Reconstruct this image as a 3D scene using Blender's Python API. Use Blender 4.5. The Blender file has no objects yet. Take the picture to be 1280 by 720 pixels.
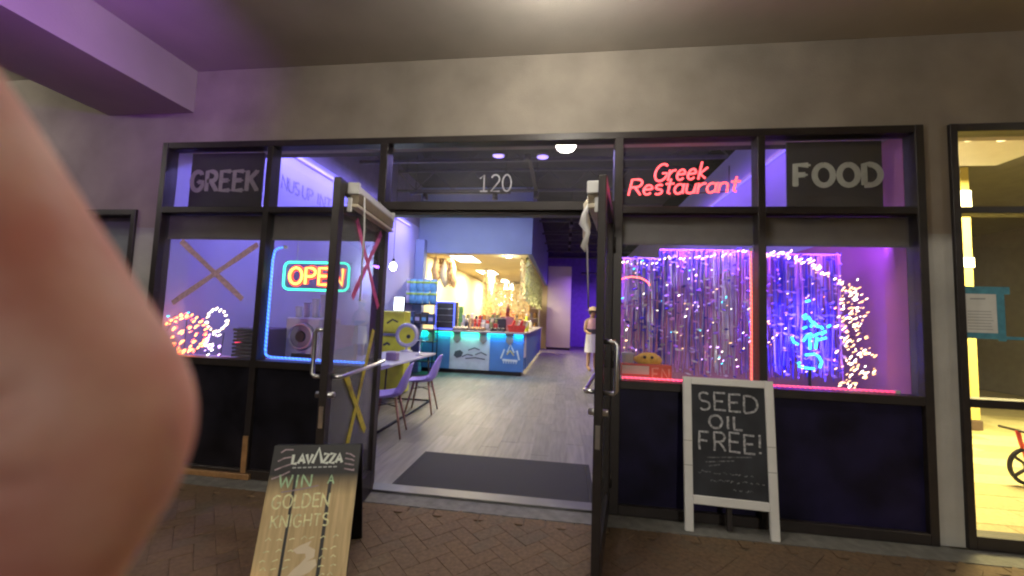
import bpy, bmesh, math, random
from mathutils import Vector, Matrix
random.seed(7)
scene = bpy.context.scene
COL = scene.collection

# ------------------------------------------------------------------ camera, world, exposure
cam = bpy.data.cameras.new('camera')
cam.sensor_width = 36.0
cam.lens = 14.045
cam.clip_start = 0.005
cam.clip_end = 400.0
cam.dof.use_dof = True
cam.dof.focus_distance = 5.0
cam.dof.aperture_fstop = 8.5
camo = bpy.data.objects.new('camera', cam)
COL.objects.link(camo)
cr = Vector((0.99116168, 0.1276568, 0.03608683))
cu = Vector((-0.02630504, -0.07749861, 0.99664538))
cf = Vector((-0.13002524, 0.98878598, 0.07345563))
m3 = Matrix((cr, cu, -cf)).transposed()
camo.matrix_world = Matrix.Translation((1.47311, -3.04299, 1.38073)) @ m3.to_4x4()
scene.camera = camo

world = bpy.data.worlds.new('World')
scene.world = world
world.use_nodes = True
wn = world.node_tree
sky = wn.nodes.new('ShaderNodeTexSky')
sky.sky_type = 'NISHITA'
sky.sun_disc = False
sky.sun_elevation = math.radians(-6.0)
sky.sun_rotation = math.radians(200.0)
wn.links.new(sky.outputs[0], wn.nodes['Background'].inputs[0])
wn.nodes['Background'].inputs[1].default_value = 0.05

scene.view_settings.view_transform = 'Standard'
scene.view_settings.look = 'None'
scene.view_settings.exposure = 0.4
scene.view_settings.gamma = 1.0
scene.cycles.use_denoising = True
scene.cycles.filter_width = 2.2
scene.cycles.diffuse_bounces = 3
scene.cycles.glossy_bounces = 3
scene.cycles.max_bounces = 6
scene.cycles.transparent_max_bounces = 24
scene.cycles.sample_clamp_indirect = 4.0
scene.cycles.caustics_reflective = False
scene.cycles.caustics_refractive = False


# ------------------------------------------------------------------ materials
def base_mat(name):
    m = bpy.data.materials.new(name)
    m.use_nodes = True
    return m, m.node_tree, m.node_tree.nodes['Principled BSDF']


def mat(name, col, rough=0.6, metal=0.0, var=0.12, scale=6.0, bump=0.0, bscale=60.0, coords='Object', spec=0.5):
    """plain procedural surface: base colour broken up by noise, fine relief by bump"""
    m, nt, b = base_mat(name)
    tc = nt.nodes.new('ShaderNodeTexCoord')
    n = nt.nodes.new('ShaderNodeTexNoise')
    n.inputs['Scale'].default_value = scale
    n.inputs['Detail'].default_value = 6
    nt.links.new(tc.outputs[coords], n.inputs['Vector'])
    r = nt.nodes.new('ShaderNodeValToRGB')
    r.color_ramp.elements[0].position = 0.3
    r.color_ramp.elements[1].position = 0.7
    r.color_ramp.elements[0].color = [max(0, c * (1 - var)) for c in col] + [1]
    r.color_ramp.elements[1].color = [min(1, c * (1 + var)) for c in col] + [1]
    nt.links.new(n.outputs['Fac'], r.inputs['Fac'])
    nt.links.new(r.outputs['Color'], b.inputs['Base Color'])
    b.inputs['Roughness'].default_value = rough
    b.inputs['Metallic'].default_value = metal
    b.inputs['Specular IOR Level'].default_value = spec
    if bump:
        n2 = nt.nodes.new('ShaderNodeTexNoise')
        n2.inputs['Scale'].default_value = bscale
        n2.inputs['Detail'].default_value = 4
        nt.links.new(tc.outputs[coords], n2.inputs['Vector'])
        bp = nt.nodes.new('ShaderNodeBump')
        bp.inputs['Strength'].default_value = bump
        bp.inputs['Distance'].default_value = 0.01
        nt.links.new(n2.outputs['Fac'], bp.inputs['Height'])
        nt.links.new(bp.outputs['Normal'], b.inputs['Normal'])
    return m


def glow(name, col, strength, sample=True, base=None):
    m, nt, b = base_mat(name)
    b.inputs['Base Color'].default_value = list(base or col) + [1]
    b.inputs['Roughness'].default_value = 0.4
    b.inputs['Emission Color'].default_value = list(col) + [1]
    b.inputs['Emission Strength'].default_value = strength
    if not sample:
        m.cycles.emission_sampling = 'NONE'
    return m


def glass(name, tint=(1, 1, 1), refl=1.0, rough=0.0, dirt=0.0):
    """thin pane: clear with a fresnel mirror; no refraction needed for a sheet"""
    m = bpy.data.materials.new(name)
    m.use_nodes = True
    nt = m.node_tree
    nt.nodes.clear()
    out = nt.nodes.new('ShaderNodeOutputMaterial')
    mix = nt.nodes.new('ShaderNodeMixShader')
    tr = nt.nodes.new('ShaderNodeBsdfTransparent')
    gl = nt.nodes.new('ShaderNodeBsdfGlossy')
    lw = nt.nodes.new('ShaderNodeLayerWeight')      # Schlick: the same from both sides of the sheet
    lw.inputs[0].default_value = 0.5
    fr = nt.nodes.new('ShaderNodeMath')
    fr.operation = 'POWER'
    fr.inputs[1].default_value = 5.0
    nt.links.new(lw.outputs['Facing'], fr.inputs[0])
    mu = nt.nodes.new('ShaderNodeMath')
    mu.operation = 'MULTIPLY_ADD'
    mu.inputs[1].default_value = 0.9 * refl
    mu.inputs[2].default_value = 0.035 * refl
    tr.inputs['Color'].default_value = list(tint) + [1]
    gl.inputs['Roughness'].default_value = rough
    nt.links.new(fr.outputs[0], mu.inputs[0])
    nt.links.new(mu.outputs[0], mix.inputs[0])
    nt.links.new(tr.outputs[0], mix.inputs[1])
    nt.links.new(gl.outputs[0], mix.inputs[2])
    last = mix.outputs[0]
    if dirt:
        df = nt.nodes.new('ShaderNodeBsdfDiffuse')
        df.inputs['Color'].default_value = (0.7, 0.7, 0.72, 1)
        tc = nt.nodes.new('ShaderNodeTexCoord')
        nz = nt.nodes.new('ShaderNodeTexNoise')
        nz.inputs['Scale'].default_value = 3.5
        nz.inputs['Detail'].default_value = 8
        nt.links.new(tc.outputs['Object'], nz.inputs['Vector'])
        ml = nt.nodes.new('ShaderNodeMath')
        ml.operation = 'MULTIPLY'
        ml.inputs[1].default_value = dirt
        nt.links.new(nz.outputs['Fac'], ml.inputs[0])
        mx = nt.nodes.new('ShaderNodeMixShader')
        nt.links.new(ml.outputs[0], mx.inputs[0])
        nt.links.new(last, mx.inputs[1])
        nt.links.new(df.outputs[0], mx.inputs[2])
        last = mx.outputs[0]
    nt.links.new(last, out.inputs['Surface'])
    return m


def two_tone(name, lower, upper, z, bump=0.25):
    """stucco in two colours that change at height z"""
    m, nt, b = base_mat(name)
    tc = nt.nodes.new('ShaderNodeTexCoord')
    sp = nt.nodes.new('ShaderNodeSeparateXYZ')
    nt.links.new(tc.outputs['Object'], sp.inputs[0])
    gt = nt.nodes.new('ShaderNodeMath')
    gt.operation = 'GREATER_THAN'
    gt.inputs[1].default_value = z
    nt.links.new(sp.outputs[2], gt.inputs[0])
    mx = nt.nodes.new('ShaderNodeMix')
    mx.data_type = 'RGBA'
    mx.inputs[6].default_value = list(lower) + [1]
    mx.inputs[7].default_value = list(upper) + [1]
    nt.links.new(gt.outputs[0], mx.inputs[0])
    n = nt.nodes.new('ShaderNodeTexNoise')
    n.inputs['Scale'].default_value = 2.2
    n.inputs['Detail'].default_value = 8
    nt.links.new(tc.outputs['Object'], n.inputs['Vector'])
    mr = nt.nodes.new('ShaderNodeMapRange')
    mr.inputs[1].default_value = 0.3
    mr.inputs[2].default_value = 0.7
    mr.inputs[3].default_value = 0.78
    mr.inputs[4].default_value = 1.12
    nt.links.new(n.outputs['Fac'], mr.inputs[0])
    mu = nt.nodes.new('ShaderNodeVectorMath')
    mu.operation = 'MULTIPLY'
    nt.links.new(mx.outputs[2], mu.inputs[0])
    nt.links.new(mr.outputs[0], mu.inputs[1])
    nt.links.new(mu.outputs[0], b.inputs['Base Color'])
    b.inputs['Roughness'].default_value = 0.9
    n2 = nt.nodes.new('ShaderNodeTexNoise')
    n2.inputs['Scale'].default_value = 90
    nt.links.new(tc.outputs['Object'], n2.inputs['Vector'])
    bp = nt.nodes.new('ShaderNodeBump')
    bp.inputs['Strength'].default_value = bump
    bp.inputs['Distance'].default_value = 0.01
    nt.links.new(n2.outputs['Fac'], bp.inputs['Height'])
    nt.links.new(bp.outputs['Normal'], b.inputs['Normal'])
    return m


def per_object(name, cols, rough=0.7, grain=None, bump=0.2, bscale=40, spec=0.4, big=0.0):
    """pieces that share one mesh: each object takes its own shade from a ramp"""
    m, nt, b = base_mat(name)
    oi = nt.nodes.new('ShaderNodeObjectInfo')
    r = nt.nodes.new('ShaderNodeValToRGB')
    e = r.color_ramp.elements
    while len(e) < len(cols):
        e.new(0.5)
    for i, c in enumerate(cols):
        e[i].position = i / (len(cols) - 1)
        e[i].color = list(c) + [1]
    tc = nt.nodes.new('ShaderNodeTexCoord')
    src = oi.outputs['Random']
    geo = nt.nodes.new('ShaderNodeNewGeometry')
    if big:
        nb = nt.nodes.new('ShaderNodeTexNoise')
        nb.inputs['Scale'].default_value = 2.6
        nb.inputs['Detail'].default_value = 5
        nt.links.new(geo.outputs['Position'], nb.inputs['Vector'])
        mixv = nt.nodes.new('ShaderNodeMix')
        mixv.inputs[0].default_value = big
        nt.links.new(oi.outputs['Random'], mixv.inputs[2])
        nt.links.new(nb.outputs['Fac'], mixv.inputs[3])
        src = mixv.outputs[0]
    nt.links.new(src, r.inputs['Fac'])
    n = nt.nodes.new('ShaderNodeTexNoise')
    n.inputs['Scale'].default_value = 1.0
    n.inputs['Detail'].default_value = 8
    mp = nt.nodes.new('ShaderNodeMapping')
    mp.inputs['Scale'].default_value = grain or (bscale, bscale, bscale)
    nt.links.new(geo.outputs['Position'], mp.inputs[0])
    nt.links.new(mp.outputs[0], n.inputs['Vector'])
    mr = nt.nodes.new('ShaderNodeMapRange')
    mr.inputs[1].default_value = 0.25
    mr.inputs[2].default_value = 0.75
    mr.inputs[3].default_value = 0.7
    mr.inputs[4].default_value = 1.25
    nt.links.new(n.outputs['Fac'], mr.inputs[0])
    mu = nt.nodes.new('ShaderNodeVectorMath')
    mu.operation = 'MULTIPLY'
    nt.links.new(r.outputs[0], mu.inputs[0])
    nt.links.new(mr.outputs[0], mu.inputs[1])
    nt.links.new(mu.outputs[0], b.inputs['Base Color'])
    b.inputs['Roughness'].default_value = rough
    b.inputs['Specular IOR Level'].default_value = spec
    bp = nt.nodes.new('ShaderNodeBump')
    bp.inputs['Strength'].default_value = bump
    bp.inputs['Distance'].default_value = 0.004
    nt.links.new(n.outputs['Fac'], bp.inputs['Height'])
    nt.links.new(bp.outputs['Normal'], b.inputs['Normal'])
    return m


M = {}
M['stucco'] = two_tone('stucco', (0.40, 0.39, 0.36), (0.37, 0.325, 0.27), 2.06)
M['soffit'] = mat('soffit_paint', (0.46, 0.42, 0.365), 0.9, bump=0.2, bscale=70, scale=1.5)
M['frame'] = mat('bronze_frame', (0.026, 0.020, 0.019), 0.45, 0.2, 0.2, 9, 0.03)
M['kick'] = mat('black_kick_panel', (0.008, 0.0075, 0.012), 0.45, 0, 0.7, 3.5, 0.06, 5, spec=0.2)
M['kick_glow'] = mat('blue_glow_kick_panel', (0.009, 0.007, 0.030), 0.45, 0, 0.6, 3.5, 0.06, 5, spec=0.2)  # bloom of the blue lights put into the right panels' colour
M['band'] = mat('valance_cloth', (0.17, 0.15, 0.145), 0.8, 0, 0.12, 8, 0.2)
M['glass'] = glass('clear_glass', (0.96, 0.97, 0.97), 1.0, 0.0, 0.05)
M['door_glass'] = glass('door_glass', (0.9, 0.92, 0.93), 1.2, 0.0, 0.10)
M['concrete'] = mat('concrete', (0.17, 0.165, 0.15), 0.9, 0, 0.25, 14, 0.4, 90)
M['mortar'] = mat('paver_sand', (0.10, 0.074, 0.05), 0.95, 0, 0.3, 30, 0.5, 120)
M['paver'] = per_object('clay_paver', [(0.085, 0.075, 0.056), (0.10, 0.082, 0.056), (0.135, 0.088, 0.052), (0.15, 0.095, 0.053), (0.11, 0.09, 0.06), (0.125, 0.076, 0.046)], 0.85, bump=0.35, big=0.72)
M['plank'] = per_object('wood_plank', [(0.165, 0.157, 0.135), (0.20, 0.19, 0.165), (0.145, 0.14, 0.122), (0.185, 0.174, 0.15)], 0.52, (26, 2.2, 26), 0.15)
M['lav_lit_wall'] = mat('lavender_light_wall', (0.47, 0.46, 0.70), 0.85, 0, 0.05, 2, 0.1)  # white paint, with the room's purple light put into its colour
M['dark_ceiling'] = mat('black_ceiling', (0.035, 0.034, 0.038), 0.9, 0, 0.3, 2)
M['blue_paint'] = mat('blue_paint', (0.21, 0.26, 0.44), 0.75, 0, 0.06, 2, 0.1)
M['cream'] = mat('cream_paint', (0.66, 0.56, 0.34), 0.8, 0, 0.06, 2)
M['white'] = mat('white_paint', (0.72, 0.71, 0.68), 0.55, 0, 0.06, 6, 0.08)
M['beige'] = mat('beige_slat', (0.62, 0.54, 0.40), 0.5, 0, 0.1, 12)
M['steel'] = mat('brushed_steel', (0.62, 0.62, 0.62), 0.28, 1.0, 0.05, 40)
M['rubber'] = mat('black_rubber', (0.011, 0.0115, 0.016), 0.8, 0, 0.2, 90, 0.5, 160)
M['chalkboard'] = mat('chalkboard', (0.020, 0.022, 0.028), 0.75, 0, 0.5, 5)
M['skin'] = None


# ------------------------------------------------------------------ mesh helpers
class MB:
    def __init__(self):
        self.v, self.f, self.mi, self.sm = [], [], [], []

    def face(self, idx, mi=0, smooth=False):
        self.f.append(idx)
        self.mi.append(mi)
        self.sm.append(smooth)

    def box(self, x0, x1, y0, y1, z0, z1, mi=0):
        n = len(self.v)
        self.v += [(x0, y0, z0), (x1, y0, z0), (x1, y1, z0), (x0, y1, z0), (x0, y0, z1), (x1, y0, z1), (x1, y1, z1), (x0, y1, z1)]
        for q in ((0, 3, 2, 1), (4, 5, 6, 7), (0, 1, 5, 4), (1, 2, 6, 5), (2, 3, 7, 6), (3, 0, 4, 7)):
            self.face([n + i for i in q], mi)
        return self

    def cbox(self, x0, x1, y0, y1, z0, z1, c=0.004, mi=0):
        """box with chamfered edges"""
        n = len(self.v)
        xs, ys, zs = (x0, x1), (y0, y1), (z0, z1)
        bm = bmesh.new()
        bmesh.ops.create_cube(bm, size=1)
        for v in bm.verts:
            v.co = Vector((xs[v.co.x > 0], ys[v.co.y > 0], zs[v.co.z > 0]))
        c = min(c, (x1 - x0) * 0.45, (y1 - y0) * 0.45, (z1 - z0) * 0.45)
        bmesh.ops.bevel(bm, geom=bm.edges[:], offset=c, segments=1, affect='EDGES')
        bm.verts.index_update()
        self.v += [tuple(v.co) for v in bm.verts]
        for f in bm.faces:
            self.face([n + v.index for v in f.verts], mi)
        bm.free()
        return self

    def ring_loft(self, rings, mi=0, cap=True, smooth=True):
        n = len(self.v)
        k = len(rings[0])
        for r in rings:
            self.v += [tuple(p) for p in r]
        for i in range(len(rings) - 1):
            for j in range(k):
                a, b = n + i * k + j, n + i * k + (j + 1) % k
                self.face([a, b, b + k, a + k], mi, smooth)
        if cap:
            self.face([n + j for j in range(k)][::-1], mi)
            self.face([n + (len(rings) - 1) * k + j for j in range(k)], mi)
        return self

    def tube(self, pts, r, sides=8, mi=0, cap=True, closed=False):
        pts = [Vector(p) for p in pts]
        rad = r if isinstance(r, (list, tuple)) else [r] * len(pts)
        rings = []
        prev = None
        for i, p in enumerate(pts):
            if closed:
                d = pts[(i + 1) % len(pts)] - pts[i - 1]
            else:
                d = pts[min(i + 1, len(pts) - 1)] - pts[max(i - 1, 0)]
            d.normalize()
            if prev is None:
                a = d.orthogonal().normalized()
            else:
                a = (prev - d * prev.dot(d))
                a = a.normalized() if a.length > 1e-6 else d.orthogonal().normalized()
            prev = a
            b = d.cross(a)
            rings.append([p + (a * math.cos(t) + b * math.sin(t)) * rad[i] for t in [2 * math.pi * j / sides for j in range(sides)]])
        if closed:
            rings.append(rings[0])
        self.ring_loft(rings, mi, cap and not closed)
        return self

    def lathe(self, prof, c=(0, 0, 0), sides=20, mi=0, axis='z'):
        rings = []
        for r, h in prof:
            ring = []
            for j in range(sides):
                t = 2 * math.pi * j / sides
                if axis == 'z':
                    ring.append((c[0] + r * math.cos(t), c[1] + r * math.sin(t), c[2] + h))
                else:
                    ring.append((c[0] + r * math.cos(t), c[1] + h, c[2] + r * math.sin(t)))
            rings.append(ring)
        return self.ring_loft(rings, mi, True)

    def ribbon(self, pts, w, y, t=0.002, mi=0):
        """flat stroke in the XZ plane with real thickness t (front face at y)"""
        p = [Vector((a, 0, b)) for a, b in pts]
        rings = []
        for i, q in enumerate(p):
            d = p[min(i + 1, len(p) - 1)] - p[max(i - 1, 0)]
            if d.length < 1e-7:
                d = Vector((1, 0, 0))
            d.normalize()
            nrm = Vector((-d.z, 0, d.x)) * w * 0.5
            a, b = q + nrm, q - nrm
            rings.append([(a.x, y, a.z), (b.x, y, b.z), (b.x, y + t, b.z), (a.x, y + t, a.z)])
        return self.ring_loft(rings, mi, True, False)

    def poly(self, pts, y, t=0.002, mi=0):
        n = len(self.v)
        k = len(pts)
        self.v += [(a, y, b) for a, b in pts] + [(a, y + t, b) for a, b in pts]
        self.face([n + i for i in range(k)], mi)
        self.face([n + k + i for i in range(k)][::-1], mi)
        for i in range(k):
            j = (i + 1) % k
            self.face([n + i, n + k + i, n + k + j, n + j], mi)
        return self

    def mesh(self, name, mats):
        me = bpy.data.meshes.new(name)
        me.from_pydata([tuple(v) for v in self.v], [], self.f)
        for m in (mats if isinstance(mats, (list, tuple)) else [mats]):
            me.materials.append(m)
        for p, mi, s in zip(me.polygons, self.mi, self.sm):
            p.material_index = mi
            p.use_smooth = s
        me.update()
        bm = bmesh.new()
        bm.from_mesh(me)
        bmesh.ops.recalc_face_normals(bm, faces=bm.faces)
        bm.to_mesh(me)
        bm.free()
        return me

    def build(self, name, mats, parent=None):
        return link(name, self.mesh(name, mats), parent)


def link(name, me, parent=None):
    o = bpy.data.objects.new(name, me)
    COL.objects.link(o)
    o.parent = parent
    return o


def tag(o, label=None, cat=None, group=None, kind=None):
    if label:
        o['label'] = label
    if cat:
        o['category'] = cat
    if group:
        o['group'] = group
    if kind:
        o['kind'] = kind
    return o


def thing(name, label, cat, loc=(0, 0, 0), rz=0.0, group=None):
    o = bpy.data.objects.new(name, None)
    o.empty_display_size = 0.05
    COL.objects.link(o)
    o.location = loc
    o.rotation_euler = (0, 0, rz)
    return tag(o, label, cat, group)


def struct(o):
    o['kind'] = 'structure'
    return o


def copy_tree(o, parent=None):
    c = o.copy()
    COL.objects.link(c)
    c.parent = parent
    for ch in list(o.children):
        copy_tree(ch, c)
    return c


def lamp(name, kind, loc, col, power, size=0.05, parent=None, **kw):
    l = bpy.data.lights.new(name, kind)
    l.color = col
    l.energy = power
    if kind == 'AREA':
        l.size = size
        if 'size_y' in kw:
            l.shape = 'RECTANGLE'
            l.size_y = kw['size_y']
    else:
        l.shadow_soft_size = size
    if kind == 'SPOT':
        l.spot_size = kw.get('spot', 1.5)
        l.spot_blend = kw.get('blend', 0.3)
    o = bpy.data.objects.new(name, l)
    COL.objects.link(o)
    o.location = loc
    if 'aim' in kw:
        d = Vector(kw['aim']) - Vector(loc)
        o.rotation_euler = d.to_track_quat('-Z', 'Y').to_euler()
    o.parent = parent
    return o


# stroke letters: each letter is (width, [polylines]) on a unit-high box
def arc(cx, cz, rx, rz, a0, a1, n=10):
    return [(cx + rx * math.cos(math.radians(a0 + (a1 - a0) * i / n)), cz + rz * math.sin(math.radians(a0 + (a1 - a0) * i / n))) for i in range(n + 1)]


FONT = {
    'A': (.72, [[(0, 0), (.36, 1), (.72, 0)], [(.14, .36), (.58, .36)]]),
    'B': (.6, [[(0, 0), (0, 1)], [(0, 1)] + arc(.3, .76, .25, .24, 90, -90) + [(0, .52)], [(.3, .52)] + arc(.3, .26, .3, .26, 90, -90) + [(0, 0)]]),
    'C': (.66, [arc(.36, .5, .36, .5, 45, 315, 16)]),
    'D': (.66, [[(0, 0), (0, 1), (.2, 1)] + arc(.2, .5, .46, .5, 90, -90, 12) + [(0, 0)]]),
    'E': (.55, [[(.55, 1), (0, 1), (0, 0), (.55, 0)], [(0, .52), (.45, .52)]]),
    'F': (.55, [[(.55, 1), (0, 1), (0, 0)], [(0, .52), (.42, .52)]]),
    'G': (.7, [arc(.37, .5, .37, .5, 48, 330, 16) + [(.69, .45), (.42, .45)]]),
    'H': (.62, [[(0, 0), (0, 1)], [(.62, 0), (.62, 1)], [(0, .5), (.62, .5)]]),
    'I': (.12, [[(.06, 0), (.06, 1)]]),
    'K': (.62, [[(0, 0), (0, 1)], [(.58, 1), (.02, .46)], [(.18, .6), (.62, 0)]]),
    'L': (.5, [[(0, 1), (0, 0), (.5, 0)]]),
    'N': (.64, [[(0, 0), (0, 1), (.64, 0), (.64, 1)]]),
    'M': (.8, [[(0, 0), (.06, 1), (.4, .3), (.74, 1), (.8, 0)]]),
    'O': (.76, [arc(.38, .5, .38, .5, 90, 450, 20)]),
    'P': (.58, [[(0, 0), (0, 1), (.3, 1)] + arc(.3, .74, .28, .26, 90, -90, 8) + [(0, .48)]]),
    'R': (.62, [[(0, 0), (0, 1), (.3, 1)] + arc(.3, .75, .27, .25, 90, -90, 8) + [(0, .5)], [(.24, .5), (.62, 0)]]),
    'S': (.55, [arc(.28, .75, .26, .25, 40, 270, 9) + arc(.28, .25, .27, .25, 90, -140, 9)]),
    'T': (.62, [[(0, 1), (.62, 1)], [(.31, 1), (.31, 0)]]),
    'U': (.64, [[(0, 1), (0, .32)] + arc(.32, .32, .32, .32, 180, 360, 9) + [(.64, 1)]]),
    'V': (.68, [[(0, 1), (.34, 0), (.68, 1)]]),
    'W': (.92, [[(0, 1), (.22, 0), (.46, .8), (.7, 0), (.92, 1)]]),
    'Y': (.62, [[(0, 1), (.31, .5), (.62, 1)], [(.31, .5), (.31, 0)]]),
    'Z': (.6, [[(0, 1), (.6, 1), (0, 0), (.6, 0)]]),
    '!': (.1, [[(.05, 1), (.05, .3)], [(.05, .1), (.05, .0)]]),
    '0': (.58, [arc(.29, .5, .29, .5, 90, 450, 18)]),
    '1': (.3, [[(0, .78), (.2, 1), (.2, 0)], [(.02, 0), (.38, 0)]]),
    '2': (.55, [arc(.27, .73, .26, .27, 160, -30, 9) + [(0, 0), (.56, 0)]]),
    ' ': (.35, []),
    # lower case, written by hand
    'r': (.36, [[(0, .62), (.04, 0)], [(.04, .38), (.18, .58), (.36, .6)]]),
    'e': (.5, [[(.02, .32), (.44, .36)] + arc(.24, .31, .22, .3, 15, 320, 12)]),
    'k': (.46, [[(.02, 1), (.06, 0)], [(.42, .66), (.08, .32), (.46, .02)]]),
    's': (.4, [arc(.2, .47, .18, .14, 30, 260, 7) + arc(.2, .16, .19, .16, 90, -140, 7)]),
    't': (.4, [[(.2, .95), (.2, .08), (.34, .02)], [(0, .64), (.42, .66)]]),
    'a': (.5, [arc(.23, .3, .22, .3, 40, 400, 14), [(.45, .62), (.44, .1), (.52, .02)]]),
    'u': (.48, [[(0, .6), (.02, .2)] + arc(.22, .18, .2, .17, 180, 340, 6) + [(.44, .6), (.45, 0)]]),
    'n': (.46, [[(0, .6), (.02, 0)], [(.02, .4)] + arc(.22, .38, .2, .22, 160, 10, 6) + [(.44, 0)]]),
}


def text_strokes(s, x, z, h, sx=1.0, gap=0.2, slant=0.0, rise=0.0, jit=0.0, fit=None):
    """list of polylines in XZ for the string s; fit = total width"""
    adv = sum(FONT[c][0] + gap for c in s) - gap
    k = (fit / (adv * h)) if fit else sx
    out, pen = [], 0.0
    for c in s:
        w, strokes = FONT[c]
        jx, jz, jh = (random.uniform(-jit, jit) for _ in range(3))
        for st in strokes:
            if jit:                                  # a hand-drawn line wavers
                fine = []
                for (ax, az), (bx, bz) in zip(st, st[1:]):
                    k2 = max(1, int(math.hypot(bx - ax, bz - az) / .22))
                    fine += [(ax + (bx - ax) * q / k2 + random.uniform(-.014, .014), az + (bz - az) * q / k2 + random.uniform(-.014, .014)) for q in range(k2)]
                st = fine + [(st[-1][0] + random.uniform(-.03, .03), st[-1][1] + random.uniform(-.03, .03))]
            out.append([(x + ((pen + px) * k + pz * slant + jx) * h, z + (pz * (1 + jh) + jz) * h + (pen + px) * k * h * rise) for px, pz in st])
        pen += w + gap
    return out


def lettering(name, strokes, w, y, mats, parent, t=0.003, tube=None, mi=0):
    mb = MB()
    for i, st in enumerate(strokes):
        if tube:
            mb.tube([(a, y, b) for a, b in st], tube, 8)
        else:
            mb.ribbon(st, w, y + 0.0003 * (i % 3), t)
    return mb.build(name, mats, parent)


# ------------------------------------------------------------------ the setting
# ground sheet, concrete strip along the shop front, clay pavers laid in herringbone
ground = struct(MB().box(-60, 60, -80, -0.001, -0.2, -0.012).build('ground', M['mortar']))
MB().box(-12, 12, -0.17, -0.004, -0.02, 0.0).build('concrete_strip', M['concrete'], ground)
pm = MB().cbox(-0.0992, 0.0992, -0.0492, 0.0492, -0.012, 0.0, 0.0018).mesh('paver', M['paver'])
rest = MB()
c45, s45 = math.cos(math.radians(45)), math.sin(math.radians(45))
# herringbone: rows of an L pair, repeated along the diagonal
spots = []
for a in range(-70, 71):
    for b in range(-70, 71):
        ox, oy = a * 0.1 + b * 0.2, a * 0.1 - b * 0.2
        spots.append((ox + 0.1, oy + 0.05, 0.0))
        spots.append((ox + 0.05, oy + 0.2, 90.0))
seen = set()
inside = []
for (u, v, r) in spots:
    x = c45 * u - s45 * v + 1.0
    y = s45 * u + c45 * v - 1.5
    key = (round(x, 2), round(y, 2))
    if key in seen or not (-3.2 < x < 5.4 and -3.4 < y < -0.26):
        continue
    seen.add(key)
    inside.append((x, y, r + 45))
inside.sort(key=lambda p: (p[1] < -1.15, abs(p[0] - 1.3)))
for k, (x, y, r) in enumerate(inside):
    dz = random.uniform(-0.0015, 0.0005)
    if k < 300:
        o = link('paver', pm, ground)
        o.location = (x, y, dz)
        o.rotation_euler = (random.uniform(-.006, .006), random.uniform(-.006, .006), math.radians(r))
    else:
        n = len(rest.v)
        R = Matrix.Rotation(math.radians(r), 3, 'Z')
        for q in ((-.098, -.048), (.098, -.048), (.098, .048), (-.098, .048)):
            w = R @ Vector((q[0], q[1], 0))
            rest.v.append((x + w.x, y + w.y, dz))
        for q in ((-.098, -.048), (.098, -.048), (.098, .048), (-.098, .048)):
            w = R @ Vector((q[0], q[1], 0))
            rest.v.append((x + w.x, y + w.y, -0.012))
        for q in ((0, 1, 2, 3), (0, 1, 5, 4), (1, 2, 6, 5), (2, 3, 7, 6), (3, 0, 4, 7)):
            rest.face([n + t for t in q])
tag(rest.build('paver_field', M['paver'], ground), kind='stuff')
# half bricks that close the pattern against the concrete strip
cut = MB()
x = -3.2
while x < 5.4:
    w = random.uniform(0.09, 0.2)
    cut.cbox(x, x + w - 0.005, -0.262, -0.176, -0.012, random.uniform(-0.002, 0), 0.003)
    x += w
tag(cut.build('paver_edge', M['paver'], ground), kind='stuff')

# walls of the arcade: stucco front with the openings left free
W = MB()
W.box(-9, -2.335, 0.02, 0.3, 2.225, 3.55)        # over the left neighbour
W.box(-2.335, -2.132, 0.02, 0.3, 0, 3.55)        # pier left
W.box(-2.132, 3.936, 0.02, 0.3, 2.834, 3.55)     # over the restaurant front
W.box(3.936, 4.094, 0.02, 0.3, 0, 3.55)          # pier right
W.box(4.094, 9.5, 0.02, 0.3, 2.834, 3.55)
# tidy away the inner joints: the pieces butt end to end
wall = W.build('facade_wall', M['stucco'])
tag(wall, 'beige stucco arcade wall above and between the dark shop fronts', 'wall')

ceil = struct(MB().box(-9, 9.5, -3.7, 0.3, 3.497, 3.6).build('arcade_ceiling', M['soffit']))
bm_ = MB()
bm_.box(-2.75, -1.866, -3.7, 0.018, 3.11, 3.495)
beam = bm_.build('ceiling_beam', M['soffit'])
tag(beam, 'boxed stucco ceiling beam at upper left washed in purple light', 'beam')
fas = MB().box(-9, 9.5, -3.95, -3.702, 2.75, 3.9).build('arcade_fascia', M['stucco'])
tag(fas, 'stucco fascia along the open front of the arcade', 'fascia')

# lit fixture just above the picture: it floods the wall over the door
lt = thing('ceiling_light', 'round white pendant light in front of the restaurant door', 'light', (1.45, -1.08, 3.497))
MB().lathe([(0.09, 0.0), (0.09, -0.02), (0.03, -0.035)], sides=24).build('canopy', M['white'], lt)
MB().tube([(0, 0, -0.03), (0, 0, -0.20)], .012, 8).build('stem', M['white'], lt)
globe = MB().lathe([(0.03, -0.20), (0.085, -0.215), (0.11, -0.25), (0.085, -0.285), (0.03, -0.30), (0.002, -0.302)], sides=24)
globe.build('globe', glow('pendant_globe_glow', (1, .945, .84), 145.0), lt)
for k, (x, y, lab) in enumerate(((-4.6, -1.2, 'added round white pendant light, unseen in front of the left neighbouring shop'), (7.4, -1.2, 'added round white pendant light, unseen in front of the right neighbouring shop'), (-.2, -3.45, 'added round white pendant light, unseen behind the photographer'))):
    c = copy_tree(lt)  # unseen copies, added for more light on wall, ground and finger
    c.location = (x, y, 3.497)
    c['label'] = lab

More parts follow.
